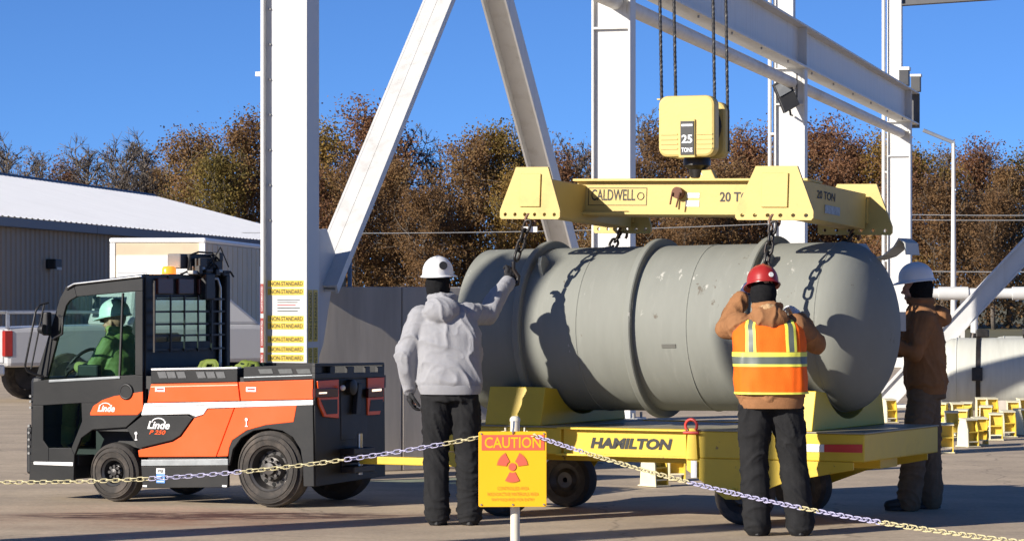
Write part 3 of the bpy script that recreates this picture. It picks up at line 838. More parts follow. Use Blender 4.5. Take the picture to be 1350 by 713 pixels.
# ================================================================== THE BIG CYLINDER
CZ = 1.388
T = Thing("steel_cylinder", "huge grey ribbed steel cylinder lying on the yellow trailer", "cylinder", frame=RIG, org=(-1.9, 0, CZ), rot=(0, R(-0.7)))
RS = 0.61
prof = [(-3.46, 1e-5), (-3.45, 0.15), (-3.42, 0.32), (-3.37, 0.46), (-3.31, 0.55), (-3.24, 0.585), (-3.285, 0.592), (-3.294, 0.596), (-3.294, RS - 0.003), (-3.29, RS)]
prof += [(-3.1, RS), (-2.4, RS), (-1.9, RS), (-1.2, RS), (-0.75, RS), (-0.42, RS)]
for i in range(1, 17):                         # right-hand domed head
    a = R(90 * i / 16)
    prof.append((-0.42 + 0.345 * math.sin(a), max(1e-5, RS * math.cos(a)) if i < 16 else 1e-5))
sh = T.part("shell", MB().lathe(prof, (0, 0, CZ), (1, 0, 0), 96), cyl_grey, smooth=30)
for xr in (-0.97, -1.87, -2.77):
    T.part("stiffening_ring", MB().lathe([(xr - 0.028, RS - 0.01), (xr - 0.028, RS + 0.048), (xr - 0.02, RS + 0.055), (xr + 0.02, RS + 0.055), (xr + 0.028, RS + 0.048), (xr + 0.028, RS - 0.01)], (0, 0, CZ), (1, 0, 0), 96), cyl_grey, smooth=30)
for xr in (-2.3, -1.42, -0.44):
    T.part("weld_seam", MB().torus((xr, 0, CZ), (1, 0, 0), RS, 0.006, 72, 6), cyl_grey, sh, smooth=60)
def lug(x, ang):
    a = R(ang)
    n = Vector((0, math.cos(a), math.sin(a)))
    b = Vector((x, 0, CZ)) + n * RS
    t = Vector((0, -math.sin(a), math.cos(a)))
    T.part("lifting_lug", MB().prism([b - n * 0.01 + t * 0.08, b + n * 0.08 + t * 0.05, b + n * 0.11, b + n * 0.08 - t * 0.05, b - n * 0.01 - t * 0.08], (0.03, 0, 0)), cyl_grey, bevel=0.004)
for x in (-2.66, -0.86):
    lug(x, 132)
    lug(x, 48)
pc = rigy(917, 491, 0)
T.part("nameplate", MB().obox((-1.56, -0.598, 1.262), (0.055, 0, 0), (0, 0.004, 0.0), (0, -0.004, 0.014)), M("dull_plate", (0.20, 0.20, 0.18), 0.4, metal=0.4), sh)
T.part("skirt_label", MB().obox((-0.13, 0.345, 1.42), (0.014, 0.03, 0), (0.012, -0.006, 0), (0, 0.0, 0.07)), M("faded_label", (0.42, 0.43, 0.42), 0.6, var=0.1))
# valve guard: bent sheet standing off the end, and a green strap
guard = []
for x, z in ((-0.40, 1.99), (-0.34, 1.90), (-0.26, 1.875), (-0.17, 1.90), (-0.09, 1.96), (-0.05, 2.02), (0.0, 1.985), (0.01, 1.90)):
    guard.append((x, z))
gm = MB()
for i in range(len(guard) - 1):
    (xa, za), (xb, zb) = guard[i], guard[i + 1]
    dn = Vector((-(zb - za), 0, xb - xa)).normalized() * 0.008
    gm.add([(xa, 0.08, za), (xb, 0.08, zb), (xb, 0.36, zb), (xa, 0.36, za), Vector((xa, 0.08, za)) - dn, Vector((xb, 0.08, zb)) - dn, Vector((xb, 0.36, zb)) - dn, Vector((xa, 0.36, za)) - dn],
           [(0, 1, 2, 3), (4, 7, 6, 5), (0, 4, 5, 1), (3, 2, 6, 7)])
T.part("valve_guard", gm, M("guard_sheet", (0.42, 0.43, 0.40), 0.5, var=0.1), smooth=60)
T.part("green_strap", MB().prism([(-0.30, 0.12, 1.86), (-0.28, 0.30, 1.86), (-0.27, 0.40, 1.72), (-0.29, 0.34, 1.70)], (0.015, 0, 0)), M("green_strap", (0.02, 0.20, 0.12), 0.7))

# ================================================================== SPREADER BEAM
SX, SZ = -1.61, 2.37     # modelled height; hung a little lower
SPR = RIG
T = Thing("spreader_beam", "pale yellow lifting spreader beam hanging above the cylinder", "spreader beam", frame=RIG, org=(SX, 0, SZ), rot=(R(-2.6), R(0.9)))
SPREADER = T
T.e.location.z -= 0.04
mbm = T.part("main_beam_web", MB().box(-2.54, -0.68, -0.09, 0.09, 2.275, 2.505), spread_yel, bevel=0.003)
T.part("beam_flange", MB().box(-2.55, -0.67, -0.15, 0.15, 2.505, 2.523), spread_yel, mbm, bevel=0.002)
T.part("beam_flange", MB().box(-2.55, -0.67, -0.15, 0.15, 2.257, 2.275), spread_yel, mbm, bevel=0.002)
hole_m = M("dark_hole", (0.01, 0.01, 0.01), 0.9)
for xc in (-2.568, -0.652):
    cb = T.part("cross_beam", MB().box(xc - 0.10, xc + 0.10, -0.745, 0.745, 2.215, 2.478), spread_yel, bevel=0.006)
    for s in (-1, 1):
        yy = s * 0.80 - 0.012
        ws = 1.0 if xc < -1 else 1.2
        pts = [(-0.235, 2.19), (-0.225, 2.175), (0.225, 2.175), (0.245, 2.19), (0.245, 2.235), (0.135, 2.555), (-0.125, 2.555), (-0.245, 2.235)]
        # pick plate with six round holes: built from slices round the holes
        mbp = MB()
        mbp.prism([(xc + ws * a, yy, z) for a, z in ((-0.245, 2.225), (0.245, 2.225), (0.245, 2.238), (0.135, 2.555), (-0.125, 2.555), (-0.245, 2.238))], (0, 0.024, 0))
        mbp.prism([(xc + ws * a, yy, z) for a, z in ((-0.245, 2.192), (-0.232, 2.175), (0.232, 2.175), (0.245, 2.192))], (0, 0.024, 0))
        hx = [-0.2, -0.12, -0.04, 0.04, 0.12, 0.2]
        z0, z1, zc, hr = 2.192, 2.225, 2.2085, 0.0135
        xs = [-0.245] + [0.5 * (hx[i] + hx[i + 1]) for i in range(5)] + [0.245]
        for i in range(6):
            xa, xb, c = xs[i], xs[i + 1], hx[i]
            n = 12
            inner = [(c + hr * math.cos(2 * math.pi * k / n), zc + hr * math.sin(2 * math.pi * k / n)) for k in range(n)]
            def outer(k):
                an = 2 * math.pi * k / n
                ca, sa = math.cos(an), math.sin(an)
                t = min(((xb - c) / ca if ca > 1e-6 else 9), ((xa - c) / ca if ca < -1e-6 else 9), ((z1 - zc) / sa if sa > 1e-6 else 9), ((z0 - zc) / sa if sa < -1e-6 else 9))
                return (c + t * ca, zc + t * sa)
            out = [outer(k) for k in range(n)]
            for k in range(n):
                j = (k + 1) % n
                poly = [inner[k], out[k]]
                # keep the slice's outer corner
                for cx_, cz_ in ((xb, z1), (xa, z1), (xa, z0), (xb, z0)):
                    a0 = math.atan2(out[k][1] - zc, out[k][0] - c) % (2 * math.pi)
                    a1 = math.atan2(out[j][1] - zc, out[j][0] - c) % (2 * math.pi)
                    ac = math.atan2(cz_ - zc, cx_ - c) % (2 * math.pi)
                    if a1 < a0: a1 += 2 * math.pi
                    if ac < a0: ac += 2 * math.pi
                    if a0 + 1e-4 < ac < a1 - 1e-4:
                        poly.append((cx_, cz_))
                poly += [out[j], inner[j]]
                mbp.prism([(xc + ws * a, yy, z) for a, z in poly], (0, 0.024, 0))
        pl = T.part("pick_plate", mbp, spread_yel)
        T.part("doubler_plate", MB().box(xc - 0.08 * ws, xc + 0.085 * ws, yy - 0.014 if s < 0 else yy + 0.026, yy - 0.002 if s < 0 else yy + 0.038, 2.265, 2.505), spread_yel, pl, bevel=0.003)
        T.part("gusset", MB().box(xc - 0.11, xc + 0.11, s * 0.745 if s > 0 else -0.786, 0.786 if s > 0 else -0.747, 2.26, 2.44), spread_yel, pl)
    if xc > -1:
        flat_part("lettering", lettering("20 TON", (xc + 0.103, -0.08, 2.40), (0, 1, 0), (0, 0, 1), 0.36, 0.060, 0.02), ink, cb, T.org)
        T.part("data_plate", MB().box(xc + 0.101, xc + 0.105, -0.10, 0.20, 2.275, 2.335), M("blue_white_label", (0.30, 0.34, 0.36), 0.5, var=0.4, scale=30), cb)
fm = M("label_border", (0.07, 0.05, 0.02), 0.6)
def bp(u, v):
    q = on_plane_y(RIG, u, v, -0.09); return Vector((q.x, -0.093, q.z + 0.02))
lc = bp(814, 256); lc.y = -0.0935; lc.z = 2.392
flat_part("lettering", lettering("CALDWELL", lc + Vector((-0.035, 0, 0.014)), (1, 0, 0), (0, 0, 1), 0.36, 0.084, 0.008), ink, mbm, T.org)
T.part("maker_ring", MB().torus(lc + Vector((0.19, 0.0, 0.005)), (0, 1, 0), 0.026, 0.003, 24, 6), ink, mbm)
for a, b, c_, d_ in ((-0.24, 0.24, 0.064, 0.068), (-0.24, 0.24, -0.064, -0.060), (-0.24, -0.236, -0.060, 0.064), (0.236, 0.24, -0.060, 0.064)):
    T.part("label_border", MB().box(lc.x + a, lc.x + b, -0.094, -0.0905, lc.z + c_, lc.z + d_), fm, mbm)
flat_part("lettering", lettering("20 TON", (bp(974, 258).x, -0.093, 2.392), (1, 0, 0), (0, 0, 1), 0.30, 0.072, 0.02), ink, mbm, T.org)
PXN = bp(896, 250).x; DXN = bp(914, 265).x
T.part("bail_pin", MB().cyl((PXN, -0.15, 2.42), (PXN, 0.15, 2.40), 0.042, n=16).tube([(PXN - 0.03, -0.16, 2.42), (PXN - 0.04, -0.17, 2.33)], 0.007).tube([(PXN + 0.03, -0.16, 2.42), (PXN + 0.01, -0.17, 2.31)], 0.007), M("rusty_pin", (0.13, 0.055, 0.03), 0.7, metal=0.3, var=0.2), mbm, smooth=40)
T.part("data_plate", MB().box(DXN - 0.05, DXN + 0.05, -0.0945, -0.091, 2.385, 2.42), paper_m, mbm)
T.part("data_plate", MB().box(DXN - 0.06, DXN + 0.05, -0.0945, -0.091, 2.32, 2.365), paper_m, mbm)
T.part("bail", MB().prism([(-1.66, -0.03, 2.523), (-1.44, -0.03, 2.523), (-1.48, -0.03, 2.60), (-1.62, -0.03, 2.60)], (0, 0.06, 0)), spread_yel, bevel=0.006)

# ================================================================== HOOK BLOCK AND ROPES
HB = Frame(*RIG.w((-1.60, 0, 0)).xy, -20)
T = Thing("hook_block", "yellow 25 ton crane hook block hanging on four ropes", "hook block", frame=HB, org=(0, 0, 2.7))
def rr_poly(x0, x1, z0, z1, r, n=5):
    pts = []
    for cx_, cz_, a0 in ((x1 - r, z1 - r, 0), (x0 + r, z1 - r, 90), (x0 + r, z0 + r, 180), (x1 - r, z0 + r, 270)):
        for i in range(n + 1):
            a = R(a0 + 90 * i / n)
            pts.append((cx_ + r * math.cos(a), cz_ + r * math.sin(a)))
    return pts
blk_m = M("pale_yellow_block_paint", (0.60, 0.455, 0.15), 0.5, var=0.06, dirt=0.35, dirtcol=(0.45, 0.30, 0.12), dscale=4, dlo=0.56, dhi=0.75, bump=0.04)
xa, xb, za, zb = -0.235, 0.195, 2.645, 3.095
f = T.part("side_cover", MB().prism([(x, -0.20, z) for x, z in rr_poly(xa, xb, za, zb, 0.07)], (0, 0.13, 0)), blk_m, bevel=0.02)
T.part("side_cover", MB().prism([(x, 0.09, z) for x, z in rr_poly(xa, xb, za, zb - 0.03, 0.07)], (0, 0.13, 0)), blk_m, bevel=0.02)
for i in range(4):
    z = 2.70 + i * 0.035
    T.part("cover_rib", MB().box(xa + 0.02, -0.085, -0.205, -0.198, z, z + 0.012).box(0.06, xb - 0.015, -0.205, -0.198, z, z + 0.012), blk_m, f, bevel=0.002)
cp = T.part("capacity_frame", MB().box(-0.075, 0.05, -0.215, -0.198, 2.64, 2.92), blk_m, f, bevel=0.004)
sg = M("black_sign_face", (0.03, 0.03, 0.03), 0.5, var=0.1)
T.part("capacity_panel", MB().box(-0.058, 0.042, -0.222, -0.2155, 2.66, 2.905), sg, f)
Z = Vector((0, 0, 1)); X = Vector((1, 0, 0))
flat_part("lettering", lettering("25", (-0.008, -0.224, 2.775), X, Z, 0.082, 0.062, 0.03), ink_white, f, T.org)
flat_part("lettering", lettering("TONS", (-0.008, -0.224, 2.695), X, Z, 0.085, 0.034, 0.03), ink_white, f, T.org)
T.part("name_strip", MB().box(-0.05, 0.034, -0.2245, -0.2225, 2.868, 2.884), ink_white, f)
for y in (-0.045, 0.0, 0.045):
    T.part("sheave", MB().lathe([(-0.018, 0.05), (-0.018, 0.19), (0, 0.165), (0.018, 0.19), (0.018, 0.05)], (-0.02, y + 0.01, 2.88), (0, 1, 0), 32), black_steel, smooth=30)
T.part("axle", MB().cyl((-0.02, -0.1, 2.88), (-0.02, 0.22, 2.88), 0.04, n=16), black_steel)
T.part("rope_guard", MB().box(-0.26, -0.12, -0.15, 0.12, 3.07, 3.08), blk_m)
T.part("swivel", MB().lathe([(0, 0.09), (0.02, 0.10), (0.07, 0.10), (0.10, 0.06), (0.16, 0.05)], (0.0, 0.01, 2.66), (0, 0, -1), 20), black_steel, smooth=35)
hk = [(0.0, 0.01, 2.54), (0.0, 0.01, 2.48), (0.05, 0.01, 2.42), (0.085, 0.01, 2.35), (0.06, 0.01, 2.28), (0, 0.01, 2.25), (-0.06, 0.01, 2.28), (-0.08, 0.01, 2.34), (-0.07, 0.01, 2.39)]
T.part("hook", MB().tube([Vector(p) + Vector((0, 0, 0.10)) for p in hk], [0.04, 0.036, 0.038, 0.042, 0.044, 0.042, 0.036, 0.026, 0.012], 12), chrome, smooth=60)
rope_m = M("wire_rope", (0.045, 0.043, 0.042), 0.45, metal=0.5, var=0.3, scale=60)
for u, yy, vv in ((873, -0.06, 128), (891.5, 0.09, 128), (943, -0.06, 150), (960, 0.09, 160)):
    Yr = HB.o.y + yy
    p0 = HB.l(at(u, vv + 40, Yr)); p1 = HB.l(at(u - 3, 0, Yr)); p2 = p1 + (p1 - p0) * 6.0
    ro = T.part("wire_rope", MB().cyl(p0, p2, 0.0115, n=10), rope_m, smooth=60)
    st = MB()
    for k in range(3):
        pts = []
        for i in range(90):
            t = i / 89.0
            pp = p0 + (p1 - p0) * t
            a = t * (p1 - p0).length / 0.11 * 2 * math.pi + k * 2.094
            pts.append(pp + Vector((0.0085 * math.cos(a), 0.0085 * math.sin(a), 0)))
        st.tube(pts, 0.0048, 5)
    T.part("strand", st, rope_m, ro, smooth=60)

# ================================================================== CHAIN SLINGS
def link_mesh(name, L, W, r, n=8, k=7):
    """one chain link lying along x, wide in y"""
    pts = []
    h = L / 2 - W / 2
    for i in range(n + 1):
        a = R(-90 + 180 * i / n)
        pts.append((h + W / 2 * math.cos(a), W / 2 * math.sin(a), 0))
    for i in range(n + 1):
        a = R(90 + 180 * i / n)
        pts.append((-h + W / 2 * math.cos(a), W / 2 * math.sin(a), 0))
    me = MB().tube(pts, r, k, closed=True).mesh(name, smooth=60)
    return me
SLM = link_mesh("link", 0.098, 0.056, 0.0105)
SLM.materials.append(black_steel)
def chain_along(parent, inv, pts, pitch, me_pick, roll0=0.0, jitter=0.0):
    """links threaded along a polyline (world points), each link its own object"""
    seg = [Vector(p) for p in pts]
    d = [0]
    for a, b in zip(seg, seg[1:]):
        d.append(d[-1] + (b - a).length)
    n = int(d[-1] / pitch)
    rnd = random.Random(5)
    def pos(s):
        for i in range(len(seg) - 1):
            if s <= d[i + 1] or i == len(seg) - 2:
                t = (s - d[i]) / max(1e-6, d[i + 1] - d[i])
                return seg[i].lerp(seg[i + 1], t)
    for i in range(n):
        s = (i + 0.5) * pitch
        p = pos(s)
        t = (pos(s + pitch * 0.5) - pos(s - pitch * 0.5)).normalized()
        a = Vector((0, 0, 1)) if abs(t.z) < 0.9 else Vector((0, -1, 0))
        y = a.cross(t).normalized()
        z = t.cross(y)
        rl = roll0 + (math.pi / 2 if i % 2 else 0) + rnd.uniform(-jitter, jitter)
        y2 = math.cos(rl) * y + math.sin(rl) * z
        z2 = t.cross(y2)
        o = link("chain_link", me_pick(i), None, parent)
        m = Matrix(((t.x, y2.x, z2.x, p.x), (t.y, y2.y, z2.y, p.y), (t.z, y2.z, z2.z, p.z), (0, 0, 0, 1)))
        o.matrix_parent_inverse = Matrix.Identity(4)
        o.matrix_basis = inv @ m
def sling(label, top, bot, hook=True, tagged=False):
    e = bpy.data.objects.new("chain_sling", None)
    COL.objects.link(e)
    e.location = top
    tag(e, label, "chain", "lifting chain slings")
    inv = Matrix.Translation(-Vector(top))
    t, b = Vector(top), Vector(bot)
    d = (b - t).normalized()
    pc = Vector((0, 0, 0))
    shm = MB().tube([Vector((0.035 * math.cos(a), 0, -0.035 + 0.045 * math.sin(a))) for a in [R(-50 + i * 28) for i in range(11)]], 0.011, 8)
    build("shackle", shm, M("rusty_shackle", (0.16, 0.09, 0.055), 0.6, metal=0.4, var=0.3, scale=20), e, smooth=60)
    chain_along(e, inv, [t + d * 0.05, b], 0.076, lambda i: SLM, 0.6)
    if hook:
        hp = [(0, 0, 0.04), (0, 0, -0.02), (0.035, 0, -0.07), (0.03, 0, -0.12), (-0.015, 0, -0.135), (-0.045, 0, -0.105), (-0.04, 0, -0.07)]
        build("grab_hook", MB().tube([b - t + Vector(p) for p in hp], [0.014, 0.016, 0.017, 0.018, 0.017, 0.013, 0.007], 8), black_steel, e, smooth=60)
    if tagged:
        build("sling_tag", MB().box(-0.05, 0.05, -0.035, -0.03, -0.125, -0.085), paper_m, e)
def spr_pt(x, y, z):
    m = SPREADER.e.matrix_basis if False else Matrix.Translation(SPREADER.e.location) @ SPREADER.e.rotation_euler.to_matrix().to_4x4()
    return m @ (Vector((x, y, z)) - SPREADER.org)
NL = spr_pt(-2.568, -0.80, 2.205); NR = spr_pt(-0.652, -0.80, 2.205)
FL = spr_pt(-2.568, 0.80, 2.205); FR = spr_pt(-0.652, 0.80, 2.205)
HAND_L = at(677, 352, 22.02)
HAND_R = at(1006, 372, 21.14)
sling("chain sling with white tag, held by the worker in grey hoodie", NL, HAND_L, True, True)
sling("chain sling running down to the worker in the red hard hat", NR, HAND_R, True)
sling("short far chain sling under the left end of spreader beam", FL, RIG.w((-2.62, 0.50, 1.86)), True)
sling("short far chain sling under the right end of spreader beam", FR, RIG.w((-0.75, 0.50, 1.86)), True)

# ================================================================== TOW TRACTOR
YN, YF = -0.64, 0.54
def s_(u, v, y=YN): return on_plane_y(RIG, u, v, y)
T = Thing("tow_tractor", "orange and charcoal electric tow tractor with enclosed cab", "tow tractor", frame=RIG, org=(-5.8, -0.05, 0))
TR = T
def panel(name, pts, mat, y=YN, th=0.03, parent=None, bevel=0.004):
    return T.part(name, MB().prism([s_(u, v, y) for u, v in pts], (0, th, 0)), mat, parent, bevel)
def far_copy(pts, th=0.03):
    """same outline on the far side of the machine"""
    return MB().prism([s_(u, v) + Vector((0, YF - YN, 0)) for u, v in pts], (0, -th, 0))
# --- cab side frames
cab_pcs = [
    ("cab_pillar", [(47, 497), (79, 393), (86, 380), (97, 374.5), (101, 391), (92, 396), (87, 403), (62, 499)]),
    ("roof_rail", [(97, 374.5), (188, 364.5), (188, 384), (178, 384), (101, 391)]),
    ("cab_pillar", [(178, 384), (188, 384), (188, 495), (178, 494)]),
]
for nm, pts in cab_pcs:
    panel(nm, pts, black_paint)
    T.part(nm, far_copy(pts), black_paint, bevel=0.004)
dtop = [(44, 503), (62, 500), (178, 494), (188, 495), (188, 531), (107, 531), (57, 534), (43, 534)]
dleft = [(43, 534), (57, 534), (57, 580), (64, 590), (64, 608), (40, 608)]
dbot = [(64, 590), (94, 590), (98, 600), (97, 636), (38, 636), (40, 608), (64, 608)]
drgt = [(107, 531), (188, 531), (188, 543), (166, 563), (122, 566), (107, 577), (98, 600), (94, 590), (108, 555)]
door = panel("door", dtop, black_paint)
for pts in (dleft, dbot, drgt):
    panel("door_panel", pts, black_paint, parent=door)
lowfar = [(44, 503), (62, 500), (188, 495), (188, 543), (166, 563), (122, 566), (107, 577), (98, 600), (97, 636), (38, 636), (40, 608)]
T.part("far_door", far_copy(lowfar), black_paint)
pane_m = glass("tinted_cab_glass", (0.72, 0.86, 0.82), 0.06)
clear_m = glass("clear_cab_glass", (0.86, 0.95, 0.92), 0.04)
panel("door_window", [(62, 500), (87, 403), (92, 396), (101, 391), (178, 384), (178, 494)], pane_m, y=YN + 0.012, th=0.006, parent=door, bevel=0)
panel("lower_window", [(57, 534), (107, 531), (108, 555), (94, 590), (64, 590), (57, 580)], pane_m, y=YN + 0.012, th=0.006, parent=door, bevel=0)
panel("window_bar", [(160.5, 386.5), (162, 386.3), (158, 495), (156, 495.2)], black_plastic, y=YN - 0.004, th=0.02, parent=door, bevel=0)
T.part("far_window", far_copy([(62, 500), (87, 403), (92, 396), (101, 391), (178, 384), (178, 494)], 0.006), clear_m)
panel("sill_trim", [(64, 500.5), (158, 495.5), (158, 499), (64, 504)], grey_strip, y=YN - 0.008, th=0.02, parent=door)
dc = panel("door_decal", [(119, 544), (123, 535), (135, 527), (150, 522), (188, 516), (188, 540), (181, 546.5), (119, 547)], orange_paint, y=YN - 0.005, th=0.007, parent=door, bevel=0)
q = s_(140, 538, YN - 0.0075)
flat_part("lettering", lettering("Linde", q, (1, 0, 0), (0, 0, 1), 0.165, 0.055, 0.025, 0.3), ink_white, door, T.org)
T.part("logo_arc", MB().tube([s_(139 + 7 * math.cos(R(a)), 535.5 - 4.5 * math.sin(R(a)), YN - 0.008) for a in range(10, 181, 17)], 0.0045, 5), ink_white, door)
hc = s_(167, 516, YN)
hd = T.part("door_handle_ring", MB().torus(hc + Vector((0, -0.006, 0)), (0, 1, 0), 0.055, 0.012, 28, 8), black_plastic, door, smooth=60)
T.part("door_handle_cup", MB().lathe([(0, 1e-4), (0, 0.05), (0.012, 0.052)], hc + Vector((0, -0.002, 0)), (0, -1, 0), 24), black_paint, door)
panel("front_strip", [(44, 608), (96, 609), (96, 614), (44, 612)], white_paint, y=YN - 0.008, th=0.012)
# --- roof, windscreen, nose, floor
rp = [s_(86, 379), s_(98, 372.5), s_(189, 361.5), s_(189, 366), s_(98, 377), s_(89, 383)]
T.part("roof", MB().prism([p + Vector((0, -0.012, 0)) for p in rp], (0, YF - YN + 0.024, 0)), black_paint, bevel=0.006)
T.part("roof_edge_trim", MB().tube([s_(90, 378.5, YN - 0.015), s_(98, 374.2, YN - 0.015), s_(187, 364, YN - 0.015)], 0.010, 8), chrome, smooth=60)
wa, wb = s_(50, 497), s_(84, 386)
wv = Vector((0, YF - YN - 0.02, 0))
T.part("windscreen", MB().add([wa + Vector((0, 0.02, 0)), wb + Vector((0, 0.02, 0)), wb + wv, wa + wv], [(0, 1, 2, 3)]), clear_m)
na, nb = s_(43, 503), s_(38, 636)
T.part("nose_panel", MB().prism([na + Vector((0.005, 0.03, 0)), nb + Vector((0.005, 0.03, 0)), nb + Vector((0.05, 0.03, 0)), na + Vector((0.05, 0.03, 0))], (0, YF - YN - 0.06, 0)), black_paint)
fa = s_(35, 567); fb = s_(41, 635)
T.part("front_bumper", MB().box(fa.x - 0.02, fb.x - 0.012, YN + 0.02, YF - 0.02, 0.20, 0.58), black_plastic, bevel=0.02)
for v in (522, 529, 537, 561, 570, 579, 588, 597):
    p = s_(42.5 if v < 550 else 40.5, v, YN)
    T.part("nose_bolt", MB().cyl(p + Vector((-0.012, 0.01, 0)), p + Vector((-0.012, -0.012, 0)), 0.011, n=8), chrome)
fx0, fx1 = s_(43, 600).x, s_(188, 600).x
T.part("cab_floor", MB().box(fx0 + 0.06, fx1, YN + 0.25, YF - 0.04, 0.28, 0.40).box(fx0 + 0.06, fx0 + 0.42, YN + 0.04, YN + 0.25, 0.28, 0.36), black_plastic)
cxs = s_(188, 500).x
# cab rear wall with a guarded window
def cr(u, v, x=None): return on_plane_x(RIG, u, v, cxs - 0.02 if x is None else x)
zt, zw1, zw0, zb_ = 1.80, 1.615, 1.265, 0.98
T.part("rear_header", MB().box(cxs - 0.03, cxs + 0.01, YN + 0.032, YF, zw1, zt), black_plastic, bevel=0.004)
T.part("rear_panel", MB().box(cxs - 0.03, cxs + 0.01, YN + 0.032, YF, 0.42, zw0), black_plastic, bevel=0.004)
T.part("rear_post", MB().box(cxs - 0.03, cxs + 0.01, YN + 0.032, YN + 0.14, zw0, zw1), black_plastic)
T.part("rear_post", MB().box(cxs - 0.03, cxs + 0.01, YF - 0.22, YF, zw0, zw1), black_plastic)
T.part("rear_window", MB().box(cxs - 0.02, cxs - 0.015, YN + 0.14, YF - 0.22, zw0, zw1), clear_m)
gd = T.part("window_guard", MB().box(cxs + 0.045, cxs + 0.06, YN + 0.08, YN + 0.095, zw0 - 0.08, zt - 0.05), black_steel)
for z in (zw1 - 0.01, zw1 - 0.11, zw1 - 0.21, zw0 + 0.05, zw0 - 0.06):
    T.part("guard_bar", MB().box(cxs + 0.047, cxs + 0.058, YN + 0.095, YF - 0.03, z - 0.008, z + 0.008), black_steel, gd)
for k in range(4):
    y = YN + 0.30 + k * 0.20
    T.part("guard_bar", MB().box(cxs + 0.059, cxs + 0.070, y - 0.007, y + 0.007, zw0 - 0.08, zw1 + 0.02), black_steel, gd)
T.part("guard_rail", MB().tube([(cxs + 0.03, YF - 0.10, 0.98), (cxs + 0.03, YF - 0.10, zt - 0.10), (cxs + 0.03, YF - 0.14, zt - 0.03), (cxs - 0.02, YF - 0.2, zt - 0.03)], 0.016, 8), chrome, smooth=60)
T.part("rear_corner_frame", MB().box(cxs + 0.01, cxs + 0.07, YF - 0.06, YF, 0.98, zt), black_plastic, bevel=0.01)
for k in range(3):
    y = YN + 0.16 + 0.30 * k
    T.part("work_light", MB().box(cxs + 0.01, cxs + 0.04, y, y + 0.22, zw1 + 0.03, zt - 0.03), M("brown_red_lens", (0.085, 0.022, 0.014), 0.3, var=0.1), bevel=0.006)
# --- roof equipment
zr = 1.77
be = T.part("beacon_base", MB().box(cxs - 0.23, cxs + 0.02, -0.30, -0.12, zr - 0.01, zr + 0.035), black_plastic, bevel=0.006)
amber = lamp_mat("amber_beacon", (1.0, 0.24, 0.02), 1.0)
T.part("beacon_dome", MB().lathe([(0, 0.055), (0.05, 0.055), (0.075, 0.045), (0.085, 0.02), (0.087, 1e-4)], (cxs - 0.17, -0.21, zr + 0.035), (0, 0, 1), 20), lamp_mat("amber_flash", (1.0, 0.50, 0.16), 14.0), be, smooth=40)
T.part("beacon_dome", MB().lathe([(0, 0.06), (0.04, 0.06), (0.06, 0.045), (0.065, 1e-4)], (cxs - 0.04, -0.21, zr + 0.035), (0, 0, 1), 20), amber, be, smooth=40)
ru = T.part("roof_unit", MB().box(cxs - 0.02, cxs + 0.02, 0.02, 0.46, zr + 0.06, zr + 0.20), black_plastic, bevel=0.01)
T.part("radio_box", MB().box(cxs - 0.16, cxs - 0.03, -0.05, 0.10, zr + 0.08, zr + 0.20), M("grey_box", (0.10, 0.105, 0.115), 0.4), ru, bevel=0.01)
T.part("heater_unit", MB().box(cxs - 0.06, cxs + 0.06, 0.10, 0.30, zr + 0.02, zr + 0.17).box(cxs - 0.04, cxs + 0.05, 0.30, 0.46, zr + 0.05, zr + 0.19), black_plastic, ru, bevel=0.015)
T.part("hose", MB().tube([(cxs, -0.10, zr + 0.03), (cxs + 0.02, -0.02, zr + 0.06), (cxs + 0.03, 0.0, zr + 0.19), (cxs + 0.03, 0.12, zr + 0.215), (cxs, 0.45, zr + 0.21)], 0.009, 6).tube([(cxs + 0.03, 0.25, zr + 0.04), (cxs + 0.05, 0.42, zr + 0.04), (cxs + 0.06, 0.55, zr + 0.06), (cxs + 0.06, 0.60, zr + 0.02)], 0.009, 6), black_plastic, ru, smooth=60)
T.part("camera_arm", MB().box(cxs + 0.02, cxs + 0.09, 0.14, 0.28, zr - 0.17, zr + 0.04), black_plastic, bevel=0.01)
rq = random.Random(31)
for k in range(9):                                   # clutter of relays, brackets and plugs round the roof unit
    yy, zz = rq.uniform(0.0, 0.5), zr + rq.uniform(0.03, 0.20)
    sx_, sy_, sz_ = rq.uniform(0.015, 0.04), rq.uniform(0.02, 0.05), rq.uniform(0.012, 0.04)
    T.part("roof_fitting", MB().box(cxs + 0.02, cxs + 0.03 + 2 * sx_, yy - sy_, yy + sy_, zz - sz_, zz + sz_), black_plastic if k % 4 else grey_strip, ru, bevel=0.006)
for k in range(4):
    y0_ = rq.uniform(0.0, 0.2); y1_ = rq.uniform(0.3, 0.55)
    T.part("cable", MB().tube([(cxs + 0.05, y0_, zr + 0.03), (cxs + 0.09, 0.5 * (y0_ + y1_), zr + rq.uniform(0.10, 0.26)), (cxs + 0.05, y1_, zr + rq.uniform(0.0, 0.1))], 0.006, 6), black_plastic, ru, smooth=60)
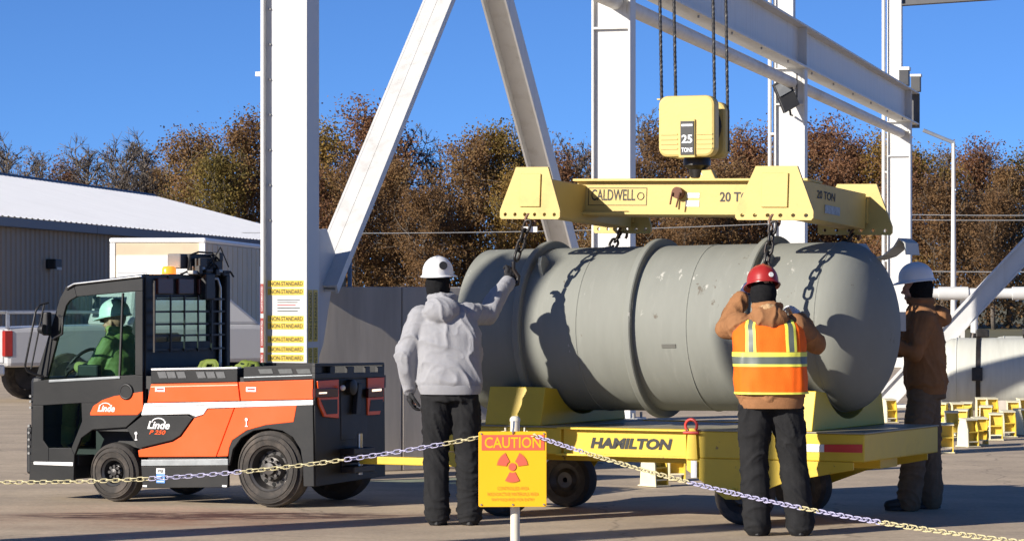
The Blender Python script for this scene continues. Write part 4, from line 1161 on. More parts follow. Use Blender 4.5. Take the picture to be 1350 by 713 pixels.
# --- mirror frame and front grab rail
T.part("mirror_rail", MB().tube([s_(64, 399, YN - 0.03), s_(52, 402, YN - 0.10), s_(47, 410, YN - 0.14), s_(33, 482, YN - 0.14), s_(36, 489, YN - 0.12), s_(45, 493, YN - 0.08), s_(58, 496, YN - 0.02)], 0.009, 8), black_plastic, smooth=60)
T.part("mirror_rail", MB().tube([s_(58, 402, YN - 0.10), s_(41, 486, YN - 0.13)], 0.007, 8), black_plastic, smooth=60)
T.part("mirror", MB().box(s_(64, 420).x, s_(72, 420).x, YN - 0.10, YN - 0.03, s_(66, 442).z, s_(66, 411).z), black_plastic, bevel=0.015)
T.part("grab_handle", MB().tube([s_(78, 416, YN - 0.02), s_(83, 418, YN - 0.07), s_(82, 440, YN - 0.07), s_(71, 446, YN - 0.05), s_(69, 446, YN)], 0.010, 8), black_plastic, smooth=60)
T.part("headlamp", MB().lathe([(0, 0.03), (0.03, 0.04), (0.05, 0.04)], s_(52, 434, YN - 0.12), (1, 0, 0), 16), black_plastic, smooth=40)
# --- cab interior
sx = -6.62
st = T.part("driver_seat", MB().box(sx - 0.22, sx + 0.24, -0.28, 0.20, 0.62, 0.74), black_plastic, bevel=0.04)
T.part("seat_back", MB().prism([(sx + 0.18, -0.26, 0.70), (sx + 0.28, -0.26, 0.70), (sx + 0.40, -0.26, 1.32), (sx + 0.33, -0.26, 1.34)], (0, 0.44, 0)), black_plastic, st, bevel=0.03)
T.part("seat_pedestal", MB().box(sx - 0.16, sx + 0.18, -0.2, 0.12, 0.40, 0.62), black_plastic, bevel=0.02)
sw = T.part("steering_wheel", MB().torus((-7.06, -0.05, 1.08), (-0.75, 0, 0.66), 0.155, 0.014, 28, 8), black_plastic, smooth=60)
T.part("steering_column", MB().cyl((-7.06, -0.05, 1.08), (-7.18, -0.05, 0.65), 0.03, n=10), black_plastic)
T.part("dashboard", MB().box(-7.20, -7.08, YN + 0.06, YF - 0.06, 0.55, 0.98), black_plastic, bevel=0.04)
T.part("cab_mirror", MB().obox(s_(127, 399, -0.35), (0.015, 0, 0), (0, 0.035, 0), (0, 0, 0.05)), M("mirror_glass", (0.5, 0.52, 0.5), 0.2, metal=0.6, var=0.3, scale=20), bevel=0.004)
T.part("driver_panel", MB().obox(s_(118, 492, -0.4) + Vector((0, 0, 0.02)), (0.10, 0, 0.0), (0, 0.03, 0), (0.0, 0, 0.05)), black_plastic, bevel=0.015)
# --- battery body
bx0, bx1 = s_(190, 540).x, s_(414, 540).x
T.part("chassis", MB().box(bx0 - 0.02, bx1 - 0.03, YN + 0.24, YF - 0.24, 0.26, 0.95).box(bx0 + 0.02, s_(296, 600).x, YN + 0.03, YF - 0.03, 0.26, 0.9), black_plastic)
T.part("body_top", MB().box(bx0, bx1 - 0.02, YN + 0.03, YF - 0.03, 0.90, 1.0), black_plastic)
panel("side_cover", [(199, 506), (313, 503.5), (316, 528), (194, 530.5)], orange_paint)
panel("side_cover", [(314.5, 503.4), (412.5, 500), (412.5, 526), (317.5, 527.9)], orange_paint)
panel("white_stripe", [(190, 531.5), (412.5, 527), (412.5, 533.5), (273, 538), (268, 546), (258, 549), (249, 545.5), (186, 547)], white_paint, y=YN - 0.006, th=0.036)
panel("stripe_groove", [(190, 535), (412.5, 529.8), (412.5, 530.6), (190, 536)], grey_strip, y=YN - 0.009, th=0.003, bevel=0)
lo = panel("lower_cover", [(182, 593), (228, 582), (239, 575), (256, 551), (268, 547), (274, 539), (308.5, 537.6), (284.5, 601.6), (183, 602)], orange_paint)
panel("lower_cover", [(309.5, 537.5), (391, 534.4), (387, 556), (350, 560), (325, 567), (306, 580), (302, 590), (300.5, 601), (285.5, 601.5)], orange_paint)
bd = panel("battery_door", [(187, 548), (247, 547), (254, 551), (237, 574), (227, 580), (182, 591), (167, 564)], black_paint)
q = s_(209, 560, YN - 0.003)
flat_part("lettering", lettering("Linde", q, (1, 0, 0), (0, 0, 1), 0.21, 0.062, 0.025, 0.3), ink_white, bd, T.org)
T.part("logo_arc", MB().tube([s_(209 + 8.5 * math.cos(R(a)), 556.5 - 5.5 * math.sin(R(a)), YN - 0.004) for a in range(10, 181, 17)], 0.0055, 5), ink_white, bd)
q = s_(207.5, 569.5, YN - 0.003)
flat_part("lettering", lettering("P 250", q, (1, 0, 0), (0, 0, 1), 0.155, 0.034, 0.02, 0.35), orange_paint, bd, T.org)
for u, v in ((179.5, 575), (325, 557)):
    q = s_(u, v, YN - 0.004)
    T.part("key_mark", MB().cyl(q + Vector((0, 0, 0.025)), q + Vector((0, -0.004, 0.025)), 0.013, n=12).box(q.x - 0.004, q.x + 0.004, q.y - 0.003, q.y, q.z - 0.025, q.z + 0.02).box(q.x - 0.012, q.x + 0.012, q.y - 0.003, q.y, q.z - 0.03, q.z - 0.022), ink_white)
panel("fender", [(391, 534.4), (412.5, 533.6), (414, 641), (400, 641), (399, 610), (396, 592), (386, 576), (372, 567.5), (354, 564.5), (334, 567.5), (318, 577), (307, 592), (303, 611), (301, 611), (302, 590), (306, 580), (325, 567), (350, 560), (387, 556)], black_paint)
panel("grey_step", [(186, 605.5), (300.5, 604.5), (300.5, 613), (186, 614)], grey_strip, y=YN - 0.012, th=0.04)
panel("skirt", [(186, 614.6), (300.5, 613.6), (300.5, 642), (188, 643)], black_paint)
q = s_(212, 627, YN - 0.003)
pb = T.part("parking_plate", MB().box(q.x - 0.04, q.x + 0.04, YN - 0.006, YN - 0.001, q.z - 0.055, q.z + 0.015), M("blue_plate", (0.10, 0.28, 0.72), 0.4))
T.part("plate_header", MB().box(q.x - 0.04, q.x + 0.04, YN - 0.006, YN - 0.001, q.z + 0.017, q.z + 0.06), paper_m, pb)
flat_part("lettering", lettering("PB", (q.x, YN - 0.0075, q.z + 0.038), (1, 0, 0), (0, 0, 1), 0.055, 0.026, 0.02), ink, pb, T.org)
for k in range(3):
    T.part("plate_line", MB().box(q.x - 0.033, q.x + 0.033, YN - 0.0085, YN - 0.0065, q.z - 0.045 + k * 0.02, q.z - 0.040 + k * 0.02), paper_m, pb)
for u in (191, 296):
    q = s_(u, 640, YN - 0.002)
    T.part("foot_label", MB().box(q.x - 0.02, q.x + 0.02, YN - 0.004, YN - 0.001, q.z - 0.008, q.z + 0.006), paper_m)
hinge = panel("tread_line", [(199, 509), (313, 506.5), (313, 508), (199, 510.5)], M("pale_edge", (0.85, 0.45, 0.3), 0.4), y=YN - 0.006, th=0.008, bevel=0)
for u in (211, 331):
    q = s_(u, 513, YN - 0.003)
    T.part("warning_label", MB().box(q.x - 0.045, q.x + 0.045, YN - 0.005, YN - 0.001, q.z - 0.018, q.z + 0.018), paper_m)
    T.part("warning_mark", MB().box(q.x - 0.03, q.x + 0.035, YN - 0.0075, YN - 0.0055, q.z - 0.005, q.z + 0.007), red_paint)
lid1 = panel("vent_cover", [(199, 487), (313, 485), (313, 503), (199, 505.5)], black_paint, y=YN + 0.005, th=0.3)
lid2 = panel("vent_cover", [(321, 483.5), (412.5, 480), (412.5, 499.5), (321, 502.8)], black_paint, y=YN + 0.005, th=0.3)
panel("cover_edge", [(199, 485.5), (313, 483.5), (313, 486), (199, 488)], white_paint, y=YN - 0.004, th=0.06, parent=lid1)
panel("cover_edge", [(321, 496.5), (412.5, 493.5), (412.5, 495.5), (321, 498.6)], grey_strip, y=YN - 0.002, th=0.02, parent=lid2)
for u in (207, 219, 232, 258, 271, 284):
    panel("louvre", [(u, 490), (u + 11, 489.8), (u + 13.5, 498), (u + 3, 498.3)], grey_strip if u < 0 else M("louvre_grey", (0.085, 0.088, 0.092), 0.5, var=0.2, scale=40), y=YN + 0.001, th=0.006, parent=lid1, bevel=0)
for u in (340, 366, 390):
    panel("louvre", [(u, 486.5), (u + 18, 485.9), (u + 20, 492), (u + 3, 492.7)], M("louvre_grey2", (0.075, 0.08, 0.08), 0.5, var=0.2, scale=40), y=YN + 0.001, th=0.006, parent=lid2, bevel=0)
T.part("bed_rim", MB().box(bx0 + 0.08, bx1 - 0.03, YF - 0.06, YF - 0.03, 0.98, 1.09), black_paint, bevel=0.006)
# --- rear face
xr = s_(414.5, 560).x
def rx(u, v, dx=0.0): return on_plane_x(RIG, u, v, xr + dx)
def rpanel(name, pts, mat, dx=0.0, th=0.03, parent=None, bevel=0.003):
    return T.part(name, MB().prism([rx(u, v, dx) for u, v in pts], (-th, 0, 0)), mat, parent, bevel)
rpanel("rear_panel", [(415.5, 498), (507, 494), (508, 627), (416, 641)], black_paint, 0.0, 0.04)
rl = rpanel("rear_rail", [(415.5, 479), (506.5, 477.5), (506.5, 481), (415.5, 483)], black_plastic, 0.02)
rpanel("rail_foot", [(415.5, 492), (506.5, 490), (506.5, 497), (415.5, 499)], black_plastic, 0.02, parent=rl)
for a, b in ((415.5, 424), (435.5, 442), (458, 467), (482, 488), (498.5, 506.5)):
    rpanel("rail_post", [(a, 483), (b, 482.7), (b, 491), (a, 492)], black_plastic, 0.02, parent=rl)
og = M("orange_in_shade_paint", (0.80, 0.13, 0.02), 0.35, var=0.04)
for a, b, c_, d_ in ((419, 447, 500, 551), (485, 507, 497, 547)):
    lp = rpanel("light_pod", [(a, c_ + 2), (b, c_), (b, d_), (a + 9 if a < 450 else a, d_ - 2 if a < 450 else d_), (a + 2, d_ - 18)] if a < 450 else [(a, c_ + 1), (b, c_), (b - 1, d_ - 20), (b - 6, d_ - 1), (a, d_)], orange_paint, 0.015, 0.02)
    rpanel("tail_lamp", [(a - 3 if a < 450 else a + 1, 512), (b - 1, 511), (b - 1, 523), (a - 3 if a < 450 else a + 1, 524)], M("dark_red_lens", (0.06, 0.008, 0.006), 0.15), 0.045, 0.03, lp, 0.004)
    rpanel("lamp_glow", [(a + 2, 517) if a < 450 else (a + 6, 513), (a + 12, 516.5) if a < 450 else (a + 18, 512), (a + 12, 518.5) if a < 450 else (a + 18, 515), (a + 2, 519) if a < 450 else (a + 6, 516)], lamp_mat("tail_glow", (1.0, 0.75, 0.55), 1.2), 0.049, 0.002, lp, 0)
    rpanel("pod_recess", [(a + 4, 527), (b - 2, 526), (b - 2, d_ - 6), (a + 12 if a < 450 else a + 2, d_ - 5)], black_plastic, 0.018, 0.002, lp, 0)
cr_ = rpanel("coupling_recess", [(449, 501), (484, 499), (484, 577), (450, 580)], M("recess_black", (0.01, 0.01, 0.011), 0.5), 0.004, 0.006)
T.part("socket", MB().lathe([(0, 0.03), (0, 0.06), (0.05, 0.06), (0.06, 0.03)], rx(459, 510), (1, 0, 0), 20), black_plastic, cr_, smooth=40)
T.part("socket_cap", MB().ball(rx(452, 511, 0.05), 0.022), paper_m, cr_, smooth=60)
T.part("lift_arm", MB().obox(rx(471, 525, 0.03), (0.02, 0, 0), (0, 0.03, 0), (0, 0.02, 0.12)), black_plastic, cr_, bevel=0.005)
hp = rx(463, 606)
ht = T.part("tow_hitch", MB().box(xr - 0.02, xr + 0.12, hp.y - 0.16, hp.y + 0.16, 0.26, 0.31).box(xr - 0.02, xr + 0.12, hp.y - 0.16, hp.y + 0.16, 0.40, 0.45).box(xr - 0.02, xr + 0.02, hp.y - 0.16, hp.y + 0.16, 0.31, 0.40), black_steel, bevel=0.006)
T.part("hitch_pin", MB().cyl((xr + 0.08, hp.y, 0.24), (xr + 0.08, hp.y, 0.56), 0.02, n=12), chrome, ht)
# --- wheels
def tyre(cx_, yo, zc, r, w, rr, inward):
    d = inward
    w0 = MB().lathe([(0.035 * 1, rr), (0.012, rr + 0.012), (0.0, rr + (r - rr) * 0.45), (0.012, r - 0.035), (0.04, r - 0.008), (w * 0.5, r), (w - 0.04, r - 0.008), (w - 0.012, r - 0.035), (w, rr + (r - rr) * 0.45), (w - 0.035, rr)], (cx_, yo, zc), (0, d, 0), 48, False)
    o = T.part("wheel", w0, rubber, smooth=30)
    T.part("sidewall_rib", MB().torus((cx_, yo + d * 0.001, zc), (0, 1, 0), rr + (r - rr) * 0.45, 0.006, 48, 6).torus((cx_, yo + d * 0.006, zc), (0, 1, 0), rr + (r - rr) * 0.72, 0.005, 48, 6), rubber, o, smooth=60)
    grooves = MB()
    ri = T.part("rim", MB().lathe([(0.02, rr + 0.004), (0.03, rr - 0.012), (0.10, rr - 0.03), (0.10, rr * 0.62), (0.06, rr * 0.52), (0.055, rr * 0.30), (0.02, rr * 0.27), (0.015, 1e-4)], (cx_, yo, zc), (0, d, 0), 40, False), rim_mat, o, smooth=30)
    for k in range(8):
        a = k * math.pi / 4
        p = Vector((cx_ + rr * 0.44 * math.cos(a), yo + d * 0.05, zc + rr * 0.44 * math.sin(a)))
        T.part("wheel_nut", MB().cyl(p, p - Vector((0, d * 0.02, 0)), 0.013, n=6), chrome if k < 0 else rim_mat, o)
    for k in range(10):
        a = k * math.pi / 5 + 0.3
        p = Vector((cx_ + rr * 0.72 * math.cos(a), yo + d * 0.0985, zc + rr * 0.72 * math.sin(a)))
        T.part("rim_hole", MB().cyl(p, p - Vector((0, d * 0.003, 0)), 0.016, n=12), hole_m, o)
RW = s_(353, 619); FW = s_(147, 623)
for yo, inn in ((YN - 0.005, 1), (YF + 0.005, -1)):
    tyre(RW.x, yo, 0.300, 0.300, 0.215, 0.170, inn)
    tyre(FW.x, yo + 0.01 * inn, 0.236, 0.236, 0.18, 0.105, inn)
T.part("wheel_well", MB().box(FW.x - 0.30, FW.x + 0.28, YN + 0.22, YN + 0.24, 0.26, 0.62).box(FW.x - 0.30, FW.x + 0.30, YN + 0.03, YN + 0.22, 0.56, 0.60), black_plastic)
T.part("wheel_well", MB().box(RW.x - 0.34, RW.x + 0.33, YN + 0.03, YN + 0.24, 0.66, 0.68), black_plastic)
T.part("axle", MB().cyl((RW.x, YN + 0.1, 0.30), (RW.x, YF - 0.1, 0.30), 0.06, n=12).cyl((FW.x, YN + 0.1, 0.236), (FW.x, YF - 0.1, 0.236), 0.045, n=12), black_steel)
# --- coiled green slings left on the bed
strap_m = M("yellow_green_webbing", (0.13, 0.175, 0.022), 0.7, var=0.2, scale=20)
T2 = Thing("webbing_sling", "coiled yellow-green webbing sling lying behind the cab", "sling", "green slings on the tractor", RIG, (-5.45, 0.0, 1.0))
def coil(T2, c, r, n, seed, tilt):
    rnd = random.Random(seed)
    for k in range(n):
        ax = Vector((rnd.uniform(-.5, .5), -1, rnd.uniform(-.2, .6) + tilt))
        ax.normalize()
        u = ax.cross(Vector((0, 0, 1))).normalized(); w = ax.cross(u)
        cc = Vector(c) + Vector((rnd.uniform(-.05, .05), rnd.uniform(-.04, .04), rnd.uniform(-.02, .02)))
        pts = [cc + r * rnd.uniform(.8, 1.1) * (math.cos(a) * u * 1.1 + math.sin(a) * w * 0.9) for a in [2 * math.pi * i / 14 for i in range(14)]]
        T2.part("loop", MB().tube(pts, 0.022, 8, closed=True, flat=0.35), strap_m, smooth=60)
q = on_plane_y(RIG, 276, 474, -0.35)
coil(T2, (q.x, q.y, 1.06), 0.052, 5, 3, 0.2)
T2.e.location = RIG.w((q.x, q.y, 1.0)); T2.org = Vector((q.x, q.y, 1.0))
for ch in T2.e.children:
    for vv in ch.data.vertices:
        vv.co += Vector((-5.45, 0.0, 1.0)) - Vector((q.x, q.y, 1.0))
q = on_plane_y(RIG, 328, 472, -0.35)
T3 = Thing("webbing_sling", "loose yellow-green webbing sling hanging beside the taped column", "sling", "green slings on the tractor", RIG, (q.x, q.y, 1.0))
coil(T3, (q.x, q.y, 1.065), 0.055, 4, 9, 0.6)
coil(T3, (q.x - 0.12, q.y, 1.04), 0.042, 3, 11, -0.2)

# ================================================================== PEOPLE
def remeshed(name, mb, voxel, smooth_it=4, folds=None):
    """one continuous skin over overlapping volumes"""
    me = mb.mesh(name)
    ob = bpy.data.objects.new(name, me)
    COL.objects.link(ob)
    rm = ob.modifiers.new("remesh", 'REMESH')
    rm.mode = 'VOXEL'
    rm.voxel_size = voxel
    if smooth_it:
        sm = ob.modifiers.new("smooth", 'SMOOTH')
        sm.factor = 0.5
        sm.iterations = smooth_it
    dg = bpy.context.evaluated_depsgraph_get()
    out = bpy.data.meshes.new_from_object(ob.evaluated_get(dg))
    bpy.data.objects.remove(ob, do_unlink=True)
    out.name = name
    if folds:
        amp, fx, fz, seed = folds
        nrm = [v.normal.copy() for v in out.vertices]
        off = Vector((seed * 3.1, seed * 1.7, seed * 5.3))
        for v, n in zip(out.vertices, nrm):
            p = v.co
            w = noise.noise_vector(p * 2.2 + off) * 0.35
            q = Vector(((p.x + w.x) * fx, (p.y + w.y) * fx, (p.z + w.z + 0.35 * p.x) * fz)) + off
            c1 = max(0.0, 1.0 - abs(noise.noise(q)) * 2.6) ** 3          # sharp-backed creases
            c2 = max(0.0, 1.0 - abs(noise.noise(q * 1.9 + off)) * 2.8) ** 3
            v.co = p + n * (amp * (c1 - 0.25) + amp * 0.30 * (c2 - 0.25))
    out.shade_smooth()
    out.update()
    return out
def limb(mb, pts, rs, n=12):
    mb.tube(pts, rs, n)
    for p, r in zip(pts, rs):
        mb.ball(p, r * 0.985, 12, 8)
def head_geo(mb, H, fwd, tilt=0.0):
    """skull, jaw, brow, nose, lips and ears; fwd is the direction the face looks"""
    f = Vector(fwd).normalized()
    up = (Vector((0, 0, 1)) - f * f.z).normalized()
    rt = f.cross(up)
    def P(r, fo, u): return H + rt * r + f * fo + up * u
    def ell(c, a, b, h):
        k = len(mb.v)
        mb.ball((0, 0, 0), (1, 1, 1), 16, 10)
        for i in range(k, len(mb.v)):
            q = mb.v[i]
            mb.v[i] = c + rt * (q.x * a) + f * (q.y * b) + up * (q.z * h)
    ell(P(0, -0.012, 0.03), 0.076, 0.096, 0.095)
    ell(P(0, 0.030, -0.045), 0.056, 0.058, 0.072)
    ell(P(0, 0.058, -0.098), 0.026, 0.026, 0.020)
    ell(P(0, 0.072, 0.022), 0.050, 0.018, 0.012)
    ell(P(0, 0.098, -0.020), 0.013, 0.020, 0.014)
    ell(P(0, 0.088, 0.005), 0.009, 0.016, 0.022)
    ell(P(0, 0.084, -0.060), 0.026, 0.012, 0.006)
    ell(P(0, 0.083, -0.072), 0.022, 0.012, 0.007)
    for s in (-1, 1):
        ell(P(s * 0.034, 0.060, -0.025), 0.022, 0.020, 0.020)
        ell(P(s * 0.078, -0.010, -0.015), 0.010, 0.020, 0.032)
        ell(P(s * 0.031, 0.076, 0.002), 0.013, 0.008, 0.008)
def hand_geo(mb, W, d, palm_n, s, curl=0.6, spread=0.12, scale=1.0):
    """hand at wrist W pointing along d; palm_n is the palm's facing, s the thumb side (+1/-1)"""
    d = Vector(d).normalized()
    pn = Vector(palm_n)
    pn = (pn - d * pn.dot(d)).normalized()
    sd = d.cross(pn) * s
    k = scale
    W = Vector(W)
    for t, w in ((0.02, 0.030), (0.045, 0.036), (0.07, 0.040)):
        for q in (-0.6, 0, 0.6):
            mb.ball(W + d * (t * k) + sd * (q * w * k), (0.019 * k,) * 3, 10, 8)
    limb(mb, [W - d * 0.02, W + d * 0.03], [0.027 * k, 0.028 * k], 10)
    for i, (o, L) in enumerate(((0.033, 0.070), (0.011, 0.080), (-0.011, 0.074), (-0.032, 0.058))):
        p = W + d * 0.085 * k + sd * o * k
        pts = [p]
        a = 0.0
        dirn = (d + sd * (spread * (o / 0.033))).normalized()
        for fr in (0.45, 0.32, 0.23):
            a += curl
            v = dirn * math.cos(a) + pn * math.sin(a)
            p = p + v * L * fr * k
            pts.append(p)
        limb(mb, pts, [0.0105 * k, 0.010 * k, 0.009 * k, 0.008 * k], 8)
    p = W + d * 0.025 * k + sd * 0.030 * k
    v = (d * 0.6 + sd * 0.75 + pn * 0.3).normalized()
    v2 = (d * 0.8 + sd * 0.1 + pn * (0.3 + curl * 0.5)).normalized()
    limb(mb, [p, p + v * 0.045 * k, p + v * 0.045 * k + v2 * 0.035 * k, p + v * 0.045 * k + v2 * 0.060 * k], [0.014 * k, 0.012 * k, 0.011 * k, 0.009 * k], 8)
def hard_hat(parent, H, fwd, mat, org, brim=0.045, lift=0.075):
    f = Vector(fwd).normalized()
    up = (Vector((0, 0, 1)) - f * f.z).normalized()
    rt = f.cross(up)
    C = H + up * lift - f * 0.01
    vs, fs = [], []
    nu, nv = 40, 10
    prof = [(math.cos(R(90 * j / nv)), math.sin(R(90 * j / nv))) for j in range(nv)] + [(0.0001, 1.0)]
    rows = [(1.02, -0.10)] + prof
    for (cr_, sz) in rows:
        for i in range(nu):
            a = 2 * math.pi * i / nu
            rx_, ry_ = 0.108, 0.134
            sq = 1.0
            ridge = 0.006 * math.exp(-(math.cos(a) / 0.18) ** 2) * (sz if sz > 0 else 0)
            vs.append(C + rt * (rx_ * cr_ * math.cos(a)) + f * (ry_ * cr_ * math.sin(a)) + up * (0.122 * (sz if sz <= 0 else sz ** 0.9) + ridge))
    n = len(rows)
    for j in range(n - 1):
        fs += [(j * nu + i, j * nu + (i + 1) % nu, (j + 1) * nu + (i + 1) % nu, (j + 1) * nu + i) for i in range(nu)]
    shell = MB().add(vs, fs)
    o = build("hard_hat", shell, mat, parent, org, smooth=50)
    b = MB()
    vs, fs = [], []
    for i in range(nu):
        a = 2 * math.pi * i / nu
        ca, sa = math.cos(a), math.sin(a)
        ext = 0.014 + (brim * max(0, sa) ** 1.5)
        for k, (e, dz) in enumerate(((0.0, 0.0), (ext, -0.010 - 0.010 * max(0, sa)), (ext, -0.016 - 0.010 * max(0, sa)), (0.0, -0.008))):
            vs.append(C + rt * ((0.108 + e) * ca) + f * ((0.134 + e) * sa) + up * (-0.010 + dz))
    for i in range(nu):
        j = (i + 1) % nu
        for k in range(4):
            m_ = (k + 1) % 4
            fs.append((i * 4 + k, i * 4 + m_, j * 4 + m_, j * 4 + k))
    build("brim", b.add(vs, fs), mat, o, org, smooth=50)
    return o
def person(label, frame, J, head_fwd, jacket_m, trouser_m, hat_m, jr=1.0, tr=1.0, hood=None, gloves=(None, None), hands=None, covers=None, boot_m=None, seed=1, cuffs=None, hem=None, foot_fwd=(0, 1, 0), seated=False, jfold=0.015, collar_m=None, pockets=False):
    J = {k: Vector(v) for k, v in J.items()}
    root = None
    # --- body
    b = MB()
    head_geo(b, J['head'], head_fwd)
    limb(b, [J['neck'] - Vector((0, 0, 0.06)), J['neck'], J['head'] - Vector((0, 0, 0.03))], [0.062, 0.056, 0.052])
    ch, pv = J['chest'], J['pelvis']
    b.loft([(pv - Vector((0, 0, 0.08)), 0.10, 0.08), (pv, 0.15, 0.10), (pv.lerp(ch, 0.4), 0.135, 0.09), (ch, 0.16, 0.10), (J['neck'].lerp(ch, 0.35), 0.14, 0.075), (J['neck'], 0.05, 0.05)], 20)
    for s in ('l', 'r'):
        limb(b, [J['sh' + s], J['el' + s], J['wr' + s]], [0.048, 0.040, 0.029])
        limb(b, [J['hip' + s], J['kn' + s], J['an' + s]], [0.075, 0.052, 0.038])
        ft = J['an' + s]
        limb(b, [ft - Vector((0, 0, 0.03)), ft + Vector(foot_fwd) * 0.12 - Vector((0, 0, 0.045))], [0.035, 0.028])
        d, pn, th, cu = hands[s]
        hand_geo(b, J['wr' + s], d, pn, th, cu, scale=0.84 if gloves[0] else 1.0)
    me = remeshed("person", b, 0.0075, 2)
    root = link("person", me, skin)
    root.location = frame.o
    root.rotation_euler = (0, 0, frame.a)
    tag(root, label, "person")
    # --- jacket
    j = MB()
    hz = hem if hem is not None else pv.z - 0.02
    axis = ch - pv
    def ax(z):
        t = (z - pv.z) / max(0.05, ch.z - pv.z)
        return Vector((pv.x + axis.x * t, pv.y + axis.y * t, z))
    nk = J['neck']
    shc = (J['shl'] + J['shr']) / 2
    zs = shc.z
    rings = [(ax(hz), 0.205 * jr, 0.145 * jr), (ax(hz + 0.05), 0.222 * jr, 0.158 * jr), (ax(hz + 0.12), 0.218 * jr, 0.155 * jr), (ax(pv.z + (ch.z - pv.z) * 0.6), 0.222 * jr, 0.152 * jr), (ax(ch.z), 0.228 * jr, 0.155 * jr), (shc + Vector((0, 0, -0.05)), 0.222 * jr, 0.140 * jr), (shc + Vector((0, 0, 0.025)), 0.185 * jr, 0.112 * jr), (shc.lerp(nk, 0.55) + Vector((0, 0, 0.035)), 0.120, 0.092), (nk + Vector((0, 0, 0.03)), 0.080, 0.080)]
    j.loft(rings, 28)
    for s in ('l', 'r'):
        A, B_, C_ = J['sh' + s], J['el' + s], J['wr' + s]
        limb(j, [A, A.lerp(B_, 0.5), B_, B_.lerp(C_, 0.5), C_ + (C_ - B_).normalized() * (-0.01)], [0.088 * jr, 0.078 * jr, 0.072 * jr, 0.064 * jr, 0.052 * jr], 14)
    if hood:
        hc, hr = hood
        hc = Vector(hc)
        j.ball(hc, hr, 18, 12)
        j.torus(nk + Vector((0, 0.0, 0.035)), (0, 0, 1), 0.082, 0.030, 24, 8)
    jk = link("jacket", remeshed("jacket", j, 0.0085, 4, (jfold, 4.6, 3.4, seed)), jacket_m, root)
    # ribbed waistband and cuffs
    wb = MB()
    wb.loft([(ax(hz - 0.035), 0.198 * jr, 0.140 * jr), (ax(hz), 0.212 * jr, 0.151 * jr), (ax(hz + 0.03), 0.216 * jr, 0.154 * jr)], 36)
    build("waistband", wb, jacket_m, jk, smooth=60)
    # --- trousers
    t = MB()
    tw = tr
    t.loft([(pv + Vector((0, 0, 0.10)), 0.185 * tw, 0.132 * tw), (pv, 0.195 * tw, 0.140 * tw), (pv - Vector((0, 0, 0.10)), 0.190 * tw, 0.138 * tw)], 24)
    for s in ('l', 'r'):
        A, B_, C_ = J['hip' + s], J['kn' + s], J['an' + s]
        limb(t, [A - Vector((0, 0, 0.02)), A.lerp(B_, 0.55), B_, B_.lerp(C_, 0.5), C_ + (B_ - C_).normalized() * 0.03, C_ + (B_ - C_).normalized() * -0.015], [0.112 * tw, 0.105 * tw, 0.094 * tw, 0.092 * tw, 0.094 * tw, 0.094 * tw], 14)
    link("trousers", remeshed("trousers", t, 0.0095, 4, (0.012, 4.0, 9.5, seed + 7)), trouser_m, root)
    if pockets:
        for s in (-1, 1):
            pk = MB()
            cxp = pv.x + s * 0.095 * tw
            yy = pv.y - 0.150 * tw
            pk.prism([(cxp - 0.055, yy, pv.z - 0.03), (cxp + 0.055, yy, pv.z - 0.03), (cxp + 0.052, yy + 0.012, pv.z - 0.15), (cxp, yy + 0.014, pv.z - 0.17), (cxp - 0.052, yy + 0.012, pv.z - 0.15)], (0, 0.03, 0))
            build("back_pocket", pk, trouser_m, root, bevel=0.004)
    # --- boots
    for s in ('l', 'r'):
        ft = J['an' + s]
        fd = Vector(foot_fwd).normalized()
        bt = MB()
        limb(bt, [ft + Vector((0, 0, 0.06)), ft, ft - Vector((0, 0, 0.025)) - fd * 0.02], [0.056, 0.054, 0.050])
        limb(bt, [ft - Vector((0, 0, 0.028)), ft + fd * 0.09 - Vector((0, 0, 0.034)), ft + fd * 0.16 - Vector((0, 0, 0.040))], [0.050, 0.046, 0.038])
        bo = link("boot", remeshed("boot", bt, 0.009, 3), boot_m, root)
        so = MB()
        sd = fd.cross(Vector((0, 0, 1)))
        zb = J['an' + s].z - 0.08
        base = Vector((ft.x, ft.y, 0)) + Vector((0, 0, zb))
        pts = []
        for i in range(16):
            a = 2 * math.pi * i / 16
            pts.append(base + fd * (0.055 + 0.135 * math.cos(a)) + sd * (0.050 * math.sin(a) * (1 + 0.1 * math.cos(a))))
        so.prism(pts, (0, 0, 0.028))
        build("sole", so, black_plastic, bo, bevel=0.004)
    # --- gloves
    for s, gm_ in zip(('l', 'r'), gloves):
        if gm_ is None: continue
        gb = MB()
        d, pn, th, cu = hands[s]
        hand_geo(gb, J['wr' + s], d, pn, th, cu, scale=1.13)
        limb(gb, [J['wr' + s] - Vector(d).normalized() * 0.045, J['wr' + s] + Vector(d).normalized() * 0.01], [0.046, 0.038])
        link("glove", remeshed("glove", gb, 0.006, 1), gm_, root)
    return root, J
boots_b = M("black_boot_leather", (0.03, 0.026, 0.024), 0.5, var=0.2, dirt=0.4, dirtcol=(0.16, 0.13, 0.10), dscale=6)
boots_t = M("brown_boot_leather", (0.13, 0.085, 0.055), 0.6, var=0.2, dirt=0.4, dirtcol=(0.2, 0.16, 0.12), dscale=6)
hoodie_m = M("light_grey_fleece", (0.31, 0.31, 0.325), 0.95, var=0.06, scale=25, bump=0.25, bscale=160, spec=0.1, sheen=0.2)
duck_m = M("brown_duck_canvas", (0.30, 0.145, 0.066), 0.9, var=0.12, scale=14, bump=0.2, bscale=150, spec=0.1, dirt=0.3, dirtcol=(0.12, 0.06, 0.03))
blackcl_m = M("black_work_trousers", (0.019, 0.019, 0.020), 0.9, var=0.2, scale=12, bump=0.2, bscale=120, spec=0.15, dirt=0.3, dirtcol=(0.035, 0.033, 0.032))
greycl_m = M("brown_grey_trousers", (0.19, 0.13, 0.085), 0.9, var=0.15, scale=12, bump=0.2, bscale=120, spec=0.1)
